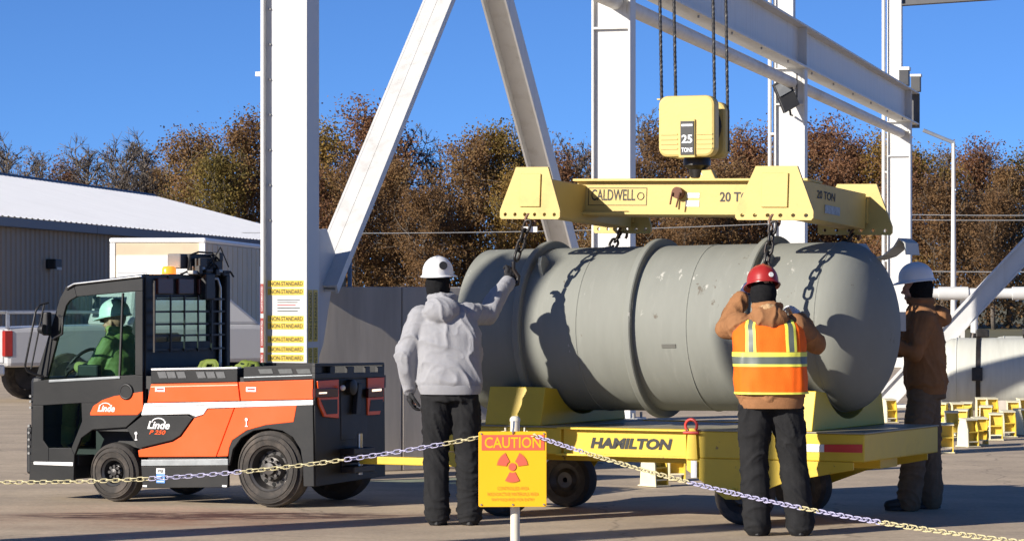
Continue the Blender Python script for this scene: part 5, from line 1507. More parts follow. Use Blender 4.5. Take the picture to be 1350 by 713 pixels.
greencl_m = M("green_rain_jacket", (0.26, 0.31, 0.10), 0.6, var=0.08, scale=10)
olive_m = M("olive_yellow_trousers", (0.30, 0.30, 0.09), 0.8, var=0.1)
balac_m = M("black_knit", (0.012, 0.012, 0.013), 0.95, var=0.2, scale=40, spec=0.1)
hat_white = M("white_hat_plastic", (0.80, 0.80, 0.79), 0.35, var=0.02, dirt=0.1, dirtcol=(0.4, 0.38, 0.35), dscale=8)
hat_red = M("red_hat_plastic", (0.33, 0.020, 0.018), 0.35, var=0.04, dirt=0.15, dirtcol=(0.2, 0.05, 0.04), dscale=8)
glove_b = M("black_glove", (0.014, 0.014, 0.016), 0.8, var=0.2, scale=20)
glove_n = M("navy_glove", (0.03, 0.045, 0.12), 0.8, var=0.2, scale=20)
glove_w = M("white_glove", (0.62, 0.62, 0.62), 0.85, var=0.1, scale=20)
def knit_cover(root, J, fwd, mat, face_open=False):
    H = J['head']
    f = Vector(fwd).normalized()
    b = MB()
    up = (Vector((0, 0, 1)) - f * f.z).normalized()
    rt = f.cross(up)
    k = len(b.v)
    b.ball((0, 0, 0), (1, 1, 1), 18, 12)
    for i in range(k, len(b.v)):
        q = b.v[i]
        b.v[i] = H + rt * (q.x * (0.100 if face_open else 0.090)) + f * (q.y * (0.100 if face_open else 0.110) - (0.035 if face_open else 0.01)) + up * (q.z * 0.125 - 0.01)
    limb(b, [H - up * 0.05 - f * 0.02, J['neck'] + Vector((0, 0, -0.01))], [0.080, 0.078])
    return link("knit_hood", remeshed("knit_hood", b, 0.01, 3, (0.006, 9, 9, 4)), mat, root)

# --- worker in the grey hoodie
F1 = Frame(-0.446, 21.58, 0)
fw = (0.30, 0.95, 0.05)
r1, J1 = person("worker in light grey hoodie and white hard hat, reaching up to the chain", F1, dict(
    pelvis=(0.005, 0.0, 0.98), chest=(-0.01, 0.03, 1.36), neck=(-0.055, 0.05, 1.585), head=(-0.078, 0.075, 1.715),
    shl=(-0.205, 0.01, 1.475), ell=(-0.315, -0.03, 1.20), wrl=(-0.285, 0.05, 0.965),
    shr=(0.135, 0.07, 1.49), elr=(0.275, 0.24, 1.50), wrr=(0.415, 0.41, 1.735),
    hipl=(-0.095, 0.0, 0.93), knl=(-0.095, 0.03, 0.50), anl=(-0.085, 0.0, 0.085),
    hipr=(0.105, 0.0, 0.93), knr=(0.135, 0.03, 0.50), anr=(0.145, 0.0, 0.085)),
    fw, hoodie_m, blackcl_m, hat_white, jr=1.07, tr=0.98, hood=((-0.06, -0.085, 1.525), (0.125, 0.085, 0.095)),
    gloves=(glove_b, glove_b), hands=dict(l=((0.05, 0.15, -1), (1, 0.2, 0), 1, 0.45), r=((0.25, 0.45, 0.85), (-0.4, 0.9, -0.2), -1, 0.75)),
    boot_m=boots_t, seed=3, hem=0.965)
hh = hard_hat(r1, J1['head'], fw, hat_white, (0, 0, 0))
knit_cover(r1, J1, fw, balac_m)
sb = J1['head'] + Vector((0.035, -0.127, 0.125))
fdir = Vector((0.25, -0.95, 0.28)).normalized()
build("hat_sticker", MB().lathe([(0, 1e-4), (0, 0.030), (0.006, 0.030)], sb + fdir * 0.004, fdir, 20), ink, hh)
for k, (w, z) in enumerate(((0.15, 1.36), (0.11, 1.335))):
    pass

# --- worker in the orange vest
F2 = Frame(1.751, 20.62, 0)
fw2 = (-0.12, 0.96, -0.22)
r2, J2 = person("worker in orange reflective vest and red hard hat, back to us", F2, dict(
    pelvis=(0.01, 0.0, 0.96), chest=(0.0, 0.05, 1.31), neck=(-0.015, 0.09, 1.52), head=(-0.035, 0.14, 1.645),
    shl=(-0.195, 0.06, 1.43), ell=(-0.285, 0.26, 1.40), wrl=(-0.155, 0.40, 1.62),
    shr=(0.185, 0.06, 1.42), elr=(0.325, 0.20, 1.30), wrr=(0.245, 0.43, 1.47),
    hipl=(-0.10, 0.0, 0.90), knl=(-0.105, 0.03, 0.49), anl=(-0.085, 0.0, 0.085),
    hipr=(0.115, 0.0, 0.90), knr=(0.165, 0.03, 0.49), anr=(0.205, 0.0, 0.085)),
    fw2, duck_m, blackcl_m, hat_red, jr=1.04, tr=1.04, hood=((0.0, -0.04, 1.475), (0.13, 0.075, 0.085)),
    gloves=(glove_n, glove_w), hands=dict(l=((0.25, 0.6, 0.75), (0.9, 0.1, -0.3), 1, 0.7), r=((-0.3, 0.6, 0.6), (-0.6, 0.2, -0.6), -1, 0.7)),
    boot_m=boots_b, seed=8, hem=0.90)
hh = hard_hat(r2, J2['head'], fw2, hat_red, (0, 0, 0))
knit_cover(r2, J2, fw2, balac_m)
sb = J2['head'] + Vector((0.045, -0.105, 0.125))
fdir = Vector((0.4, -0.9, 0.2)).normalized()
st = build("hat_sticker", MB().lathe([(0, 1e-4), (0, 0.017), (0.006, 0.017)], sb + fdir * 0.004, fdir, 20), paper_m, hh)
# the vest, a shell over the jacket, with its bands
vest_m = M("fluorescent_orange_mesh", (0.98, 0.15, 0.012), 0.75, var=0.05, scale=18, bump=0.15, bscale=140, spec=0.2)
lime_m = M("lime_binding", (0.80, 0.78, 0.10), 0.6, var=0.05)
refl_m = M("silver_reflective_tape", (0.11, 0.13, 0.115), 0.5, metal=0.1, var=0.1)
PV2, CH2 = J2['pelvis'], J2['chest']
SH2 = (J2['shl'] + J2['shr']) / 2
def vest_ring(z):
    keys = [(0.965, 0.248, 0.180), (1.06, 0.252, 0.184), (1.18, 0.250, 0.180), (1.31, 0.250, 0.178), (1.40, 0.246, 0.165), (1.445, 0.215, 0.138), (1.475, 0.150, 0.115)]
    for a, b_ in zip(keys, keys[1:]):
        if z <= b_[0] or b_ is keys[-1]:
            t = max(0, min(1, (z - a[0]) / (b_[0] - a[0])))
            rx_, ry_ = a[1] + (b_[1] - a[1]) * t, a[2] + (b_[2] - a[2]) * t
            break
    t = (z - PV2.z) / (CH2.z - PV2.z)
    c = Vector((PV2.x + (CH2.x - PV2.x) * t, PV2.y + (CH2.y - PV2.y) * t, z))
    return c, rx_, ry_
def vest_pt(a, z, off):
    c, rx_, ry_ = vest_ring(z)
    e = 2 / 2.5
    ca, sa = math.cos(a), math.sin(a)
    w = 0.009 * noise.noise(Vector((ca * 2.2, sa * 2.2, z * 9))) + 0.006 * noise.noise(Vector((ca * 5, sa * 5, z * 4 + 3)))
    return c + Vector(((rx_ + off + w) * math.copysign(abs(ca) ** e, ca), (ry_ + off + w) * math.copysign(abs(sa) ** e, sa), 0.10 * 0 ))
def vest_patch(a0, a1, z0, z1, off, na, nz, th=0.004):
    vs, fs = [], []
    for o_ in (off, off - th):
        for i in range(nz + 1):
            for k in range(na + 1):
                vs.append(vest_pt(a0 + (a1 - a0) * k / na, z0 + (z1 - z0) * i / nz, o_))
    m_ = (na + 1)
    B2 = (nz + 1) * m_
    for i in range(nz):
        for k in range(na):
            a = i * m_ + k
            fs.append((a, a + 1, a + m_ + 1, a + m_))
            fs.append((B2 + a, B2 + a + m_, B2 + a + m_ + 1, B2 + a + 1))
    for k in range(na):
        fs.append((k, B2 + k, B2 + k + 1, k + 1))
        a = nz * m_ + k
        fs.append((a, a + 1, B2 + a + 1, B2 + a))
    for i in range(nz):
        a = i * m_
        fs.append((a, a + m_, B2 + a + m_, B2 + a))
        a = i * m_ + na
        fs.append((a, B2 + a, B2 + a + m_, a + m_))
    return MB().add(vs, fs)
vs_ = build("safety_vest", vest_patch(R(-185), R(5), 0.965, 1.475, 0.0, 60, 44), vest_m, r2, smooth=60)
for nm, mt, z0, z1, off in (("reflective_band", refl_m, 1.165, 1.215, 0.005), ("lime_band", lime_m, 1.215, 1.245, 0.005), ("lime_band", lime_m, 1.148, 1.165, 0.005), ("hem_binding", lime_m, 0.962, 0.976, 0.005)):
    build(nm, vest_patch(R(-184), R(4), z0, z1, off, 60, 4), mt, vs_, smooth=60)
for side in (-1, 1):
    for nm, mt, x0, x1, off in (("reflective_strap", refl_m, 0.118, 0.152, 0.005), ("lime_strap", lime_m, 0.100, 0.118, 0.005), ("lime_strap", lime_m, 0.152, 0.170, 0.005)):
        vs, fs = [], []
        nz = 22
        for o_ in (off, off - 0.004):
            for i in range(nz + 1):
                z = 1.246 + (1.465 - 1.246) * i / nz
                c, rx_, ry_ = vest_ring(z)
                for xx in (x0, 0.5 * (x0 + x1), x1):
                    xs = xx * (1.0 if z < 1.42 else 1 - (z - 1.42) * 2.5) * side
                    # angle whose super-ellipse x equals xs, on the back
                    t = min(0.999, abs(xs) / rx_)
                    a = -math.acos(t ** (2.5 / 2))
                    if side < 0: a = -math.pi - a
                    vs.append(vest_pt(a, z, o_))
        n3 = 3 * (nz + 1)
        for i in range(nz):
            for k in range(2):
                a = i * 3 + k
                fs.append((a, a + 1, a + 4, a + 3))
                fs.append((n3 + a, n3 + a + 3, n3 + a + 4, n3 + a + 1))
            fs.append((i * 3, i * 3 + 3, n3 + i * 3 + 3, n3 + i * 3))
            fs.append((i * 3 + 2, n3 + i * 3 + 2, n3 + i * 3 + 5, i * 3 + 5))
        build(nm, MB().add(vs, fs), mt, vs_, smooth=60)
# pile collar
pc_ = MB()
pc_.ball(J2['neck'] + Vector((0.005, -0.128, -0.015)), (0.085, 0.055, 0.068), 16, 10)
link("pile_collar", remeshed("pile_collar", pc_, 0.008, 1, (0.008, 30, 30, 2)), M("tan_pile", (0.46, 0.30, 0.16), 0.95, var=0.2, scale=40, spec=0.05), r2)

# --- worker at the cylinder's far end, in profile
F3 = Frame(3.135, 23.15, 90)
fw3 = (0.1, 0.97, -0.10)
r3, J3 = person("worker in brown canvas jacket and white hard hat at cylinder end", F3, dict(
    pelvis=(0, -0.025, 0.95), chest=(0, 0, 1.33), neck=(0, 0.02, 1.56), head=(0, 0.055, 1.685),
    shl=(-0.2, 0.01, 1.45), ell=(-0.25, 0.1, 1.20), wrl=(-0.2, 0.36, 1.30),
    shr=(0.19, 0.01, 1.45), elr=(0.25, 0.15, 1.22), wrr=(0.15, 0.4, 1.35),
    hipl=(-0.1, 0.01, 0.90), knl=(-0.12, 0.075, 0.49), anl=(-0.12, 0.12, 0.085),
    hipr=(0.1, -0.04, 0.90), knr=(0.11, -0.06, 0.49), anr=(0.11, -0.075, 0.085)),
    fw3, duck_m, greycl_m, hat_white, jr=1.02, tr=1.02, hood=((0, -0.13, 1.47), (0.11, 0.085, 0.085)),
    gloves=(glove_b, glove_b), hands=dict(l=((0.2, 0.9, 0.3), (0.9, 0, -0.2), 1, 0.5), r=((-0.1, 0.9, 0.3), (-0.9, 0, -0.2), -1, 0.5)),
    boot_m=boots_b, seed=12, hem=0.92, foot_fwd=(-0.1, 1, 0))
hard_hat(r3, J3['head'], fw3, hat_white, (0, 0, 0))
knit_cover(r3, J3, fw3, balac_m, True)

# --- driver, seated, facing the front of the tractor
F4 = Frame(*RIG.w((-6.71, -0.10, 0)).xy, 63.0)
fw4 = (-0.02, 0.98, -0.12)
r4, J4 = person("tractor driver in green jacket and pale hard hat, behind the cab glass", F4, dict(
    pelvis=(0, -0.06, 0.84), chest=(0, -0.08, 1.14), neck=(0, -0.045, 1.325), head=(0, -0.005, 1.425),
    shl=(0.155, -0.06, 1.24), ell=(0.23, 0.06, 1.02), wrl=(0.11, 0.27, 1.06),
    shr=(-0.155, -0.06, 1.24), elr=(-0.235, 0.06, 1.02), wrr=(-0.11, 0.27, 1.06),
    hipl=(0.085, 0, 0.82), knl=(0.12, 0.34, 0.84), anl=(0.12, 0.4, 0.49),
    hipr=(-0.085, 0, 0.82), knr=(-0.12, 0.34, 0.84), anr=(-0.12, 0.4, 0.49)),
    fw4, greencl_m, olive_m, hat_white, jr=0.88, tr=0.86, hood=((0, -0.12, 1.28), (0.09, 0.06, 0.06)),
    gloves=(glove_b, glove_b), hands=dict(l=((-0.2, 0.8, 0.1), (-0.5, 0, -0.8), -1, 0.9), r=((0.2, 0.8, 0.1), (0.5, 0, -0.8), 1, 0.9)),
    boot_m=boots_b, seed=20, hem=0.84, foot_fwd=(0, 1, 0), jfold=0.009)
hh4 = hard_hat(r4, J4['head'], fw4, M("pale_mint_hat", (0.62, 0.80, 0.76), 0.4, var=0.02), (0, 0, 0), lift=0.06)
build("dark_glasses", MB().obox(J4['head'] + Vector((0, 0.086, 0.004)), (0, 0.012, 0), (0.066, 0, 0), (0, 0, 0.015)), ink, r4, bevel=0.004)

# ================================================================== BARRIER: STANCHIONS, SIGN, CHAIN
post_m = M("cream_stanchion_paint", (0.66, 0.62, 0.50), 0.5, var=0.06, dirt=0.3, dirtcol=(0.35, 0.28, 0.2), dscale=6)
def stanchion(label, x, y):
    T = Thing("stanchion", label, "stanchion", "chain barrier stanchions", Frame(x, y, 0))
    T.part("post", MB().cyl((0, 0, 0.03), (0, 0, 1.065), 0.021, n=20), post_m, smooth=40)
    T.part("cap", MB().lathe([(0, 0.023), (0.012, 0.023), (0.022, 0.015), (0.024, 1e-4)], (0, 0, 1.06), (0, 0, 1), 20), post_m, smooth=40)
    T.part("base", MB().lathe([(0, 0.17), (0.02, 0.17), (0.035, 0.12), (0.05, 0.03)], (0, 0, 0.002), (0, 0, 1), 32), M("black_base", (0.03, 0.03, 0.03), 0.7), smooth=40)
    for s in (-1, 1):
        T.part("hook", MB().tube([(s * 0.018, 0, 1.005), (s * 0.032, 0, 1.0), (s * 0.042, 0, 1.008), (s * 0.043, 0, 1.032)], 0.005, 6), post_m, smooth=60)
    return T
PX, PY = at(679, 560, 13.5).xy
stanchion("cream post carrying the yellow caution sign", PX, PY)
stanchion("cream barrier post left of the frame", -4.7, 14.25)
stanchion("cream barrier post right of the frame", 3.55, 7.3)

SG = Frame(*at(675.5, 560, 13.46).xy, 3)
T = Thing("caution_sign", "yellow radiation caution sign hanging on the cream post", "sign", frame=SG, org=(0, 0, 0.85))
sign_m = M("sign_yellow", (0.97, 0.50, 0.009), 0.45, var=0.02)
sign_r = M("sign_red", (0.80, 0.13, 0.075), 0.5, var=0.03)
sign_d = M("sign_dark_print", (0.62, 0.28, 0.03), 0.5, var=0.03)
s13 = 13.46 / 4000
def sg(u, v): return ((u - 675.5) * s13, EYE - (v - HY) * s13)
x0, z1 = sg(630.5, 568); x1, z0 = sg(720, 667)
bd = T.part("board", MB().prism([(x, -0.03, z) for x, z in rr_poly(x0, x1, z0, z1, 0.008)], (0, 0.004, 0)), sign_m, bevel=0.001)
hx0, hz1 = sg(634.5, 572.5); hx1, hz0 = sg(717, 592.5)
T.part("header", MB().box(hx0, hx1, -0.0325, -0.0302, hz0, hz1), sign_r, bd)
def sgt(body, u, v, wpx, hpx, mat, bold=0.0):
    x, z = sg(u, v)
    flat_part("lettering", lettering(body, (x, -0.0335, z), (1, 0, 0), (0, 0, 1), wpx * s13, hpx * s13, bold), mat, bd, T.org)
sgt("CAUTION", 675.5, 582.5, 74, 14.5, sign_m, 0.015)
sgt("CONTROLLED AREA", 675.5, 642.5, 41, 4.4, sign_d)
sgt("RADIOACTIVE MATERIALS AREA", 675.5, 650, 67, 4.4, sign_d)
sgt("RWP REQUIRED FOR ENTRY", 675.5, 657.5, 56, 4.4, sign_d)
tx, tz = sg(675, 614.5)
def blade(a0, a1, r0, r1, yy, mat, name):
    n = 8
    pts = [(tx + r1 * math.cos(R(a0 + (a1 - a0) * i / n)), yy, tz + r1 * math.sin(R(a0 + (a1 - a0) * i / n))) for i in range(n + 1)]
    pts += [(tx + r0 * math.cos(R(a1 - (a1 - a0) * i / n)), yy, tz + r0 * math.sin(R(a1 - (a1 - a0) * i / n))) for i in range(n + 1)]
    T.part(name, MB().prism(pts, (0, -0.0015, 0)), mat, bd)
for a in (35, 145, 270):
    a0, a1 = (a - 27, a + 27)
    blade(a0 - 2, a1 + 2, 7.2 * s13, 21.0 * s13, -0.0305, sign_d, "trefoil_outline")
    blade(a0, a1, 8.0 * s13, 20.0 * s13, -0.0322, sign_r, "trefoil_blade")
T.part("trefoil_outline", MB().cyl((tx, -0.0305, tz), (tx, -0.032, tz), 5.6 * s13, n=20), sign_d, bd)
T.part("trefoil_disc", MB().cyl((tx, -0.032, tz), (tx, -0.0337, tz), 4.8 * s13, n=20), sign_r, bd)
for u, v in ((634, 571), (716.5, 571), (634, 664), (716.5, 664), (675.5, 664)):
    x, z = sg(u, v)
    T.part("rivet", MB().cyl((x, -0.030, z), (x, -0.034, z), 0.004, n=10), bolt_m, bd)
T.part("hanger", MB().tube([(0.0, -0.026, z1 - 0.015), (0.0, -0.034, z1 - 0.005), (0.004, -0.03, z1 + 0.02), (0.006, -0.018, z1 + 0.045)], 0.004, 6), chrome)

LM = {}
for nm, col in (("yellow_plastic_link", (0.60, 0.53, 0.30)), ("violet_plastic_link", (0.44, 0.42, 0.58))):
    me = link_mesh("chain_link", 0.036, 0.0185, 0.0025, 6, 6)
    me.materials.append(M(nm, col, 0.5, var=0.06))
    LM[nm] = me
def sag(pa, pb, drop, n=60):
    pa, pb = Vector(pa), Vector(pb)
    return [pa.lerp(pb, i / n) - Vector((0, 0, drop * 4 * (i / n) * (1 - i / n))) for i in range(n + 1)]
def barrier(label, pa, pb, drop, pattern):
    e = bpy.data.objects.new("barrier_chain", None)
    COL.objects.link(e)
    e.location = pa
    tag(e, label, "chain", "plastic barrier chains")
    def pick(i):
        k = 0
        while True:
            for nm, c in pattern:
                k += c
                if i < k:
                    return LM[nm]
    chain_along(e, Matrix.Translation(-Vector(pa)), sag(pa, pb, drop), 0.0285, pick, 0.5, 0.25)
Yl, Vl = "yellow_plastic_link", "violet_plastic_link"
barrier("yellow and violet plastic chain sagging left of the caution sign", (PX - 0.043, PY, 1.012), (-4.66, 14.25, 1.012), 0.245, [(Yl, 10), (Vl, 16), (Yl, 17), (Vl, 15), (Yl, 26)])
barrier("yellow and violet plastic chain sagging right of the caution sign", (PX + 0.043, PY, 1.012), (3.51, 7.3, 1.012), 0.245, [(Yl, 4), (Vl, 14), (Yl, 30), (Vl, 28)])

# ================================================================== YARD BEYOND: CHOCKS, STORAGE CYLINDERS, PIPES, POLE
chock_y = M("yellow_chock_paint", (0.70, 0.50, 0.06), 0.55, var=0.08, dirt=0.4, dirtcol=(0.35, 0.24, 0.08), dscale=8)
chock_lit = M("sunlit_cream_face", (0.72, 0.66, 0.45), 0.6, var=0.1)  # paler tone paints sunlight onto the chocks' top, left side and shelf plates
def make_chock():
    e = bpy.data.objects.new("steel_chock", None)
    COL.objects.link(e)
    for s in (-1, 1):
        build("side_plate", MB().prism([(s * 0.078, -0.11, 0), (s * 0.078, 0.10, 0), (s * 0.078, 0.085, 0.20), (s * 0.078, 0.05, 0.295), (s * 0.078, -0.065, 0.285), (s * 0.078, -0.10, 0.18)], (-s * 0.014, 0, 0)), chock_lit if s < 0 else chock_y, e, bevel=0.002)
    build("top_plate", MB().prism([(-0.084, -0.075, 0.284), (-0.084, 0.06, 0.297), (-0.084, 0.06, 0.312), (-0.084, -0.075, 0.299)], (0.168, 0, 0)), chock_lit, e, bevel=0.003)
    build("face_plate", MB().prism([(-0.063, -0.045, 0.06), (-0.063, -0.03, 0.286), (-0.063, -0.018, 0.286), (-0.063, -0.033, 0.06)], (0.126, 0, 0)), chock_y, e)
    build("mid_shelf", MB().prism([(-0.063, -0.10, 0.155), (-0.063, 0.05, 0.165), (-0.063, 0.05, 0.176), (-0.063, -0.10, 0.167)], (0.126, 0, 0)), chock_y, e)
    build("low_shelf", MB().box(-0.063, 0.063, -0.105, 0.06, 0.052, 0.064), chock_lit, e)
    build("foot_plate", MB().box(-0.088, 0.088, -0.125, 0.115, 0.002, 0.012), chock_lit, e)
    return e
spots = [(1241, 563, "leftmost of the back row"), (1261, 563, "second from left in the back row"), (1274, 562, "third from left in the back row"), (1294, 555, "fourth from left in the back row"), (1306, 555, "fifth from left in the back row"), (1322, 549, "rightmost of the back row"),
         (1247, 597, "leftmost of the front row"), (1276, 589, "second from left in the front row"), (1291, 587, "third from left in the front row"), (1313, 580, "fourth from left in the front row"), (1328, 576, "fifth from left in the front row"), (1345, 573, "at the right edge of the picture"),
         (1254, 577, "leftmost of the middle row"), (1268, 574, "second from left in the middle row"), (1300, 568, "third from left in the middle row"), (1335, 560, "fourth from left in the middle row"), (1349, 556, "half cut off by the right edge, middle row"), (1338, 547, "far one under the strapped storage cylinder"),
         (862, 641, "nearer one seen under the trailer's middle"), (891, 633, "farther one seen under the trailer's middle"), (1128, 619, "seen under the trailer's right end"), (1172, 557, "between the cradle and the right-hand worker")]
ch0 = make_chock()
rnd = random.Random(2)
for i, (u, v, lab) in enumerate(spots):
    o = ch0 if i == 0 else copy_tree(ch0)
    Y = 6400.0 / (v - 395)
    o.location = ((u - CX) / 4000 * Y, Y, 0.004)
    o.scale = (0.97, 0.97, 1.0)
    o.rotation_euler = (0, 0, R(rnd.choice([0, 0, 0, 35]) + rnd.uniform(-25, 12)))
    tag(o, "yellow steel chock on the concrete, " + lab, "chock", "yellow steel chocks in the yard")

store_m = M("pale_storage_cylinder_paint", (0.52, 0.52, 0.455), 0.6, var=0.06, scale=3, stretch=(4, 0.6, 0.6), dirt=0.3, dirtcol=(0.30, 0.28, 0.22), dscale=3, dstretch=(5, .5, .5))
SCF = Frame(*at(1237, 395, 41.0).xy, -10)
T = Thing("storage_cylinder", "pale storage cylinder with dark strap lying in the yard at right", "cylinder", "storage cylinders", SCF, (0, 0, 0.62))
rs = 0.485
pr = [(-0.03, 1e-5), (-0.02, 0.15)] + [(-0.02 + 0.26 * (1 - math.cos(R(a))), 0.15 + (rs - 0.15) * math.sin(R(a))) for a in (15, 30, 45, 60, 75, 90)] + [(0.5, rs), (3.2, rs), (3.4, 0.3), (3.45, 1e-5)]
T.part("shell", MB().lathe(pr, (0, 0, 0.60), (1, 0, 0), 56), store_m, smooth=30)
T.part("weld_seam", MB().torus((0.25, 0, 0.60), (1, 0, 0), rs, 0.008, 56, 6), store_m, smooth=60)
T.part("strap", MB().lathe([(0.51, rs), (0.51, rs + 0.012), (0.57, rs + 0.012), (0.57, rs)], (0, 0, 0.60), (1, 0, 0), 56), black_steel, smooth=30)
T.part("strap_buckle", MB().box(0.46, 0.60, -rs - 0.04, -rs + 0.02, 0.52, 0.70), black_steel, bevel=0.01)
T.part("strap_bracket", MB().box(0.50, 0.68, -0.06, 0.08, 1.09, 1.20), black_steel, bevel=0.02)
for x in (0.8, 2.7):
    T.part("saddle", MB().prism([(x, -0.45, 0.004), (x, 0.45, 0.004), (x, 0.36, 0.26), (x, 0.18, 0.17), (x, 0.0, 0.12), (x, -0.18, 0.17), (x, -0.36, 0.26)], (0.14, 0, 0)), concrete_wall_m)
c = copy_tree(T.e)
c.location = SCF.w((0.6, 2.2, 0.62))
c["label"] = "second pale storage cylinder, half hidden behind the strapped one"

pipe_m = M("pale_pipe_lagging", (0.62, 0.62, 0.60), 0.45, var=0.05, dirt=0.2, dirtcol=(0.4, 0.38, 0.34))
PF = Frame(*at(1195, 395, 62.0).xy, -2)
s62 = 62 / 4000
T = Thing("overhead_pipe", "pale horizontal pipe on posts in front of the right-hand trees", "pipe", frame=PF)
T.part("pipe", MB().cyl((0, 0, 1.73), (5.0, 0, 1.73), 0.105, n=20), pipe_m, smooth=40)
T.part("sleeve", MB().cyl((0.65, 0, 1.73), (1.25, 0, 1.73), 0.135, n=20), pipe_m, smooth=40)
T.part("sleeve", MB().cyl((2.15, 0, 1.73), (2.9, 0, 1.73), 0.135, n=20), pipe_m, smooth=40)
T.part("riser", MB().cyl((1.38, 0, 1.66), (1.38, 0, 0.9), 0.075, n=16), pipe_m, smooth=40)
T.part("elbow", MB().tube([(1.38, 0, 0.92), (1.36, 0, 0.80), (1.28, 0, 0.72), (1.16, 0, 0.70)], 0.078, 12), black_steel, smooth=60)
for x in (0.2, 1.16, 2.6, 4.5):
    T.part("post", MB().box(x - 0.04, x + 0.04, 0.12, 0.2, 0, 1.70), white_steel)
T = Thing("guard_rail", "low pale guard rail in front of the trees at right", "guard rail", frame=Frame(*at(1255, 395, 70).xy, 0))
T.part("rail", MB().box(0, 8, 0, 0.05, 0.62, 0.72), pipe_m)
T.part("rail", MB().box(0, 8, 0, 0.05, 0.36, 0.44), pipe_m)
for i in range(6):
    T.part("rail_post", MB().box(0.1 + i * 1.5, 0.18 + i * 1.5, 0.06, 0.12, 0.0, 0.74), pipe_m)
LPF = Frame(*at(1257, 395, 95).xy, 0)
T = Thing("light_pole", "slim pale light pole with an arm, in front of the trees", "light pole", frame=LPF)
s95 = 95 / 4000
zt_ = EYE + (395 - 187) * s95
T.part("pole", MB().tube([(0, 0, 0), (0, 0, zt_)], [0.10, 0.055], 10), white_steel, smooth=40)
T.part("arm", MB().tube([(0, 0, zt_ - 0.03), (-0.95, 0, zt_ + 0.36)], 0.06, 8), M("grey_arm", (0.35, 0.38, 0.42), 0.5, metal=0.5), smooth=40)
for i, (u0, u1, v0, v1, Y) in enumerate(((380, 760, 302, 293, 125), (1180, 1420, 273, 276, 125), (1180, 1420, 281, 281, 125), (1180, 1420, 346, 349, 110))):
    a, b_ = at(u0 - 300, v0, Y), at(u1 + 300, v1, Y)
    pts = [a.lerp(b_, k / 20) - Vector((0, 0, 0.3 * 4 * (k / 20) * (1 - k / 20))) for k in range(21)]
    lab = ["thin overhead wire crossing behind the hooded worker's head", "uppermost thin overhead wire at the right", "second thin overhead wire at the right", "lowest thin overhead wire at the right"][i]
    solo("overhead_wire", MB().tube([p - a for p in pts], 0.018, 5), M("grey_wire", (0.30, 0.30, 0.30), 0.5), lab, "wire", "overhead wires").location = a

# ================================================================== TREES
def leaf_material(name, cols):
    m = bpy.data.materials.new(name)
    m.use_nodes = True
    nt = m.node_tree
    b = nt.nodes["Principled BSDF"]
    b.inputs["Roughness"].default_value = 0.75
    b.inputs["Specular IOR Level"].default_value = 0.15
    ge = nt.nodes.new("ShaderNodeNewGeometry")
    oi = nt.nodes.new("ShaderNodeObjectInfo")
    tc = nt.nodes.new("ShaderNodeTexCoord")
    nz = nt.nodes.new("ShaderNodeTexNoise")
    nz.inputs["Scale"].default_value = 0.55
    nz.inputs["Detail"].default_value = 3
    nt.links.new(tc.outputs["Object"], nz.inputs["Vector"])
    ad = nt.nodes.new("ShaderNodeMath"); ad.operation = 'MULTIPLY_ADD'
    ad.inputs[1].default_value = 0.28
    nt.links.new(ge.outputs["Random Per Island"], ad.inputs[0])
    m2 = nt.nodes.new("ShaderNodeMath"); m2.operation = 'MULTIPLY_ADD'
    m2.inputs[1].default_value = 0.9
    m2.inputs[2].default_value = -0.10
    nt.links.new(nz.outputs["Fac"], m2.inputs[0])
    nt.links.new(m2.outputs[0], ad.inputs[2])
    a3 = nt.nodes.new("ShaderNodeMath"); a3.operation = 'MULTIPLY_ADD'
    a3.inputs[1].default_value = 0.40
    nt.links.new(oi.outputs["Random"], a3.inputs[0])
    a4 = nt.nodes.new("ShaderNodeMath"); a4.operation = 'ADD'; a4.inputs[1].default_value = -0.20
    nt.links.new(ad.outputs[0], a4.inputs[0])
    nt.links.new(a4.outputs[0], a3.inputs[2])
    cr2 = nt.nodes.new("ShaderNodeValToRGB")
    e = cr2.color_ramp.elements
    e[0].position = 0.0; e[0].color = (*cols[0], 1)
    e[1].position = 1.0; e[1].color = (*cols[-1], 1)
    for i, c_ in enumerate(cols[1:-1]):
        q = e.new((i + 1) / (len(cols) - 1)); q.color = (*c_, 1)
    nt.links.new(a3.outputs[0], cr2.inputs[0])
    nt.links.new(cr2.outputs[0], b.inputs["Base Color"])
    tr_ = nt.nodes.new("ShaderNodeBsdfTranslucent")       # thin autumn leaves let light through
    nt.links.new(cr2.outputs[0], tr_.inputs[0])
    ms = nt.nodes.new("ShaderNodeMixShader"); ms.inputs[0].default_value = 0.42
    nt.links.new(b.outputs[0], ms.inputs[1]); nt.links.new(tr_.outputs[0], ms.inputs[2])
    nt.links.new(ms.outputs[0], nt.nodes["Material Output"].inputs[0])
    MATS[name] = m
    return m
leaf_brown = leaf_material("autumn_brown_leaves", [(0.109, 0.074, 0.045), (0.210, 0.124, 0.062), (0.273, 0.158, 0.072), (0.302, 0.203, 0.094), (0.192, 0.154, 0.075)])
leaf_rust = leaf_material("autumn_rust_leaves", [(0.119, 0.074, 0.046), (0.228, 0.120, 0.065), (0.292, 0.150, 0.078), (0.273, 0.173, 0.100)])
leaf_olive = leaf_material("olive_gold_leaves", [(0.092, 0.080, 0.032), (0.219, 0.167, 0.050), (0.348, 0.221, 0.063), (0.273, 0.132, 0.050)])
bark = M("grey_brown_bark", (0.125, 0.105, 0.085), 0.9, var=0.25, scale=4, bump=0.3, bscale=20)
bark_pale = M("pale_grey_bark", (0.15, 0.125, 0.105), 0.9, var=0.25, scale=4)
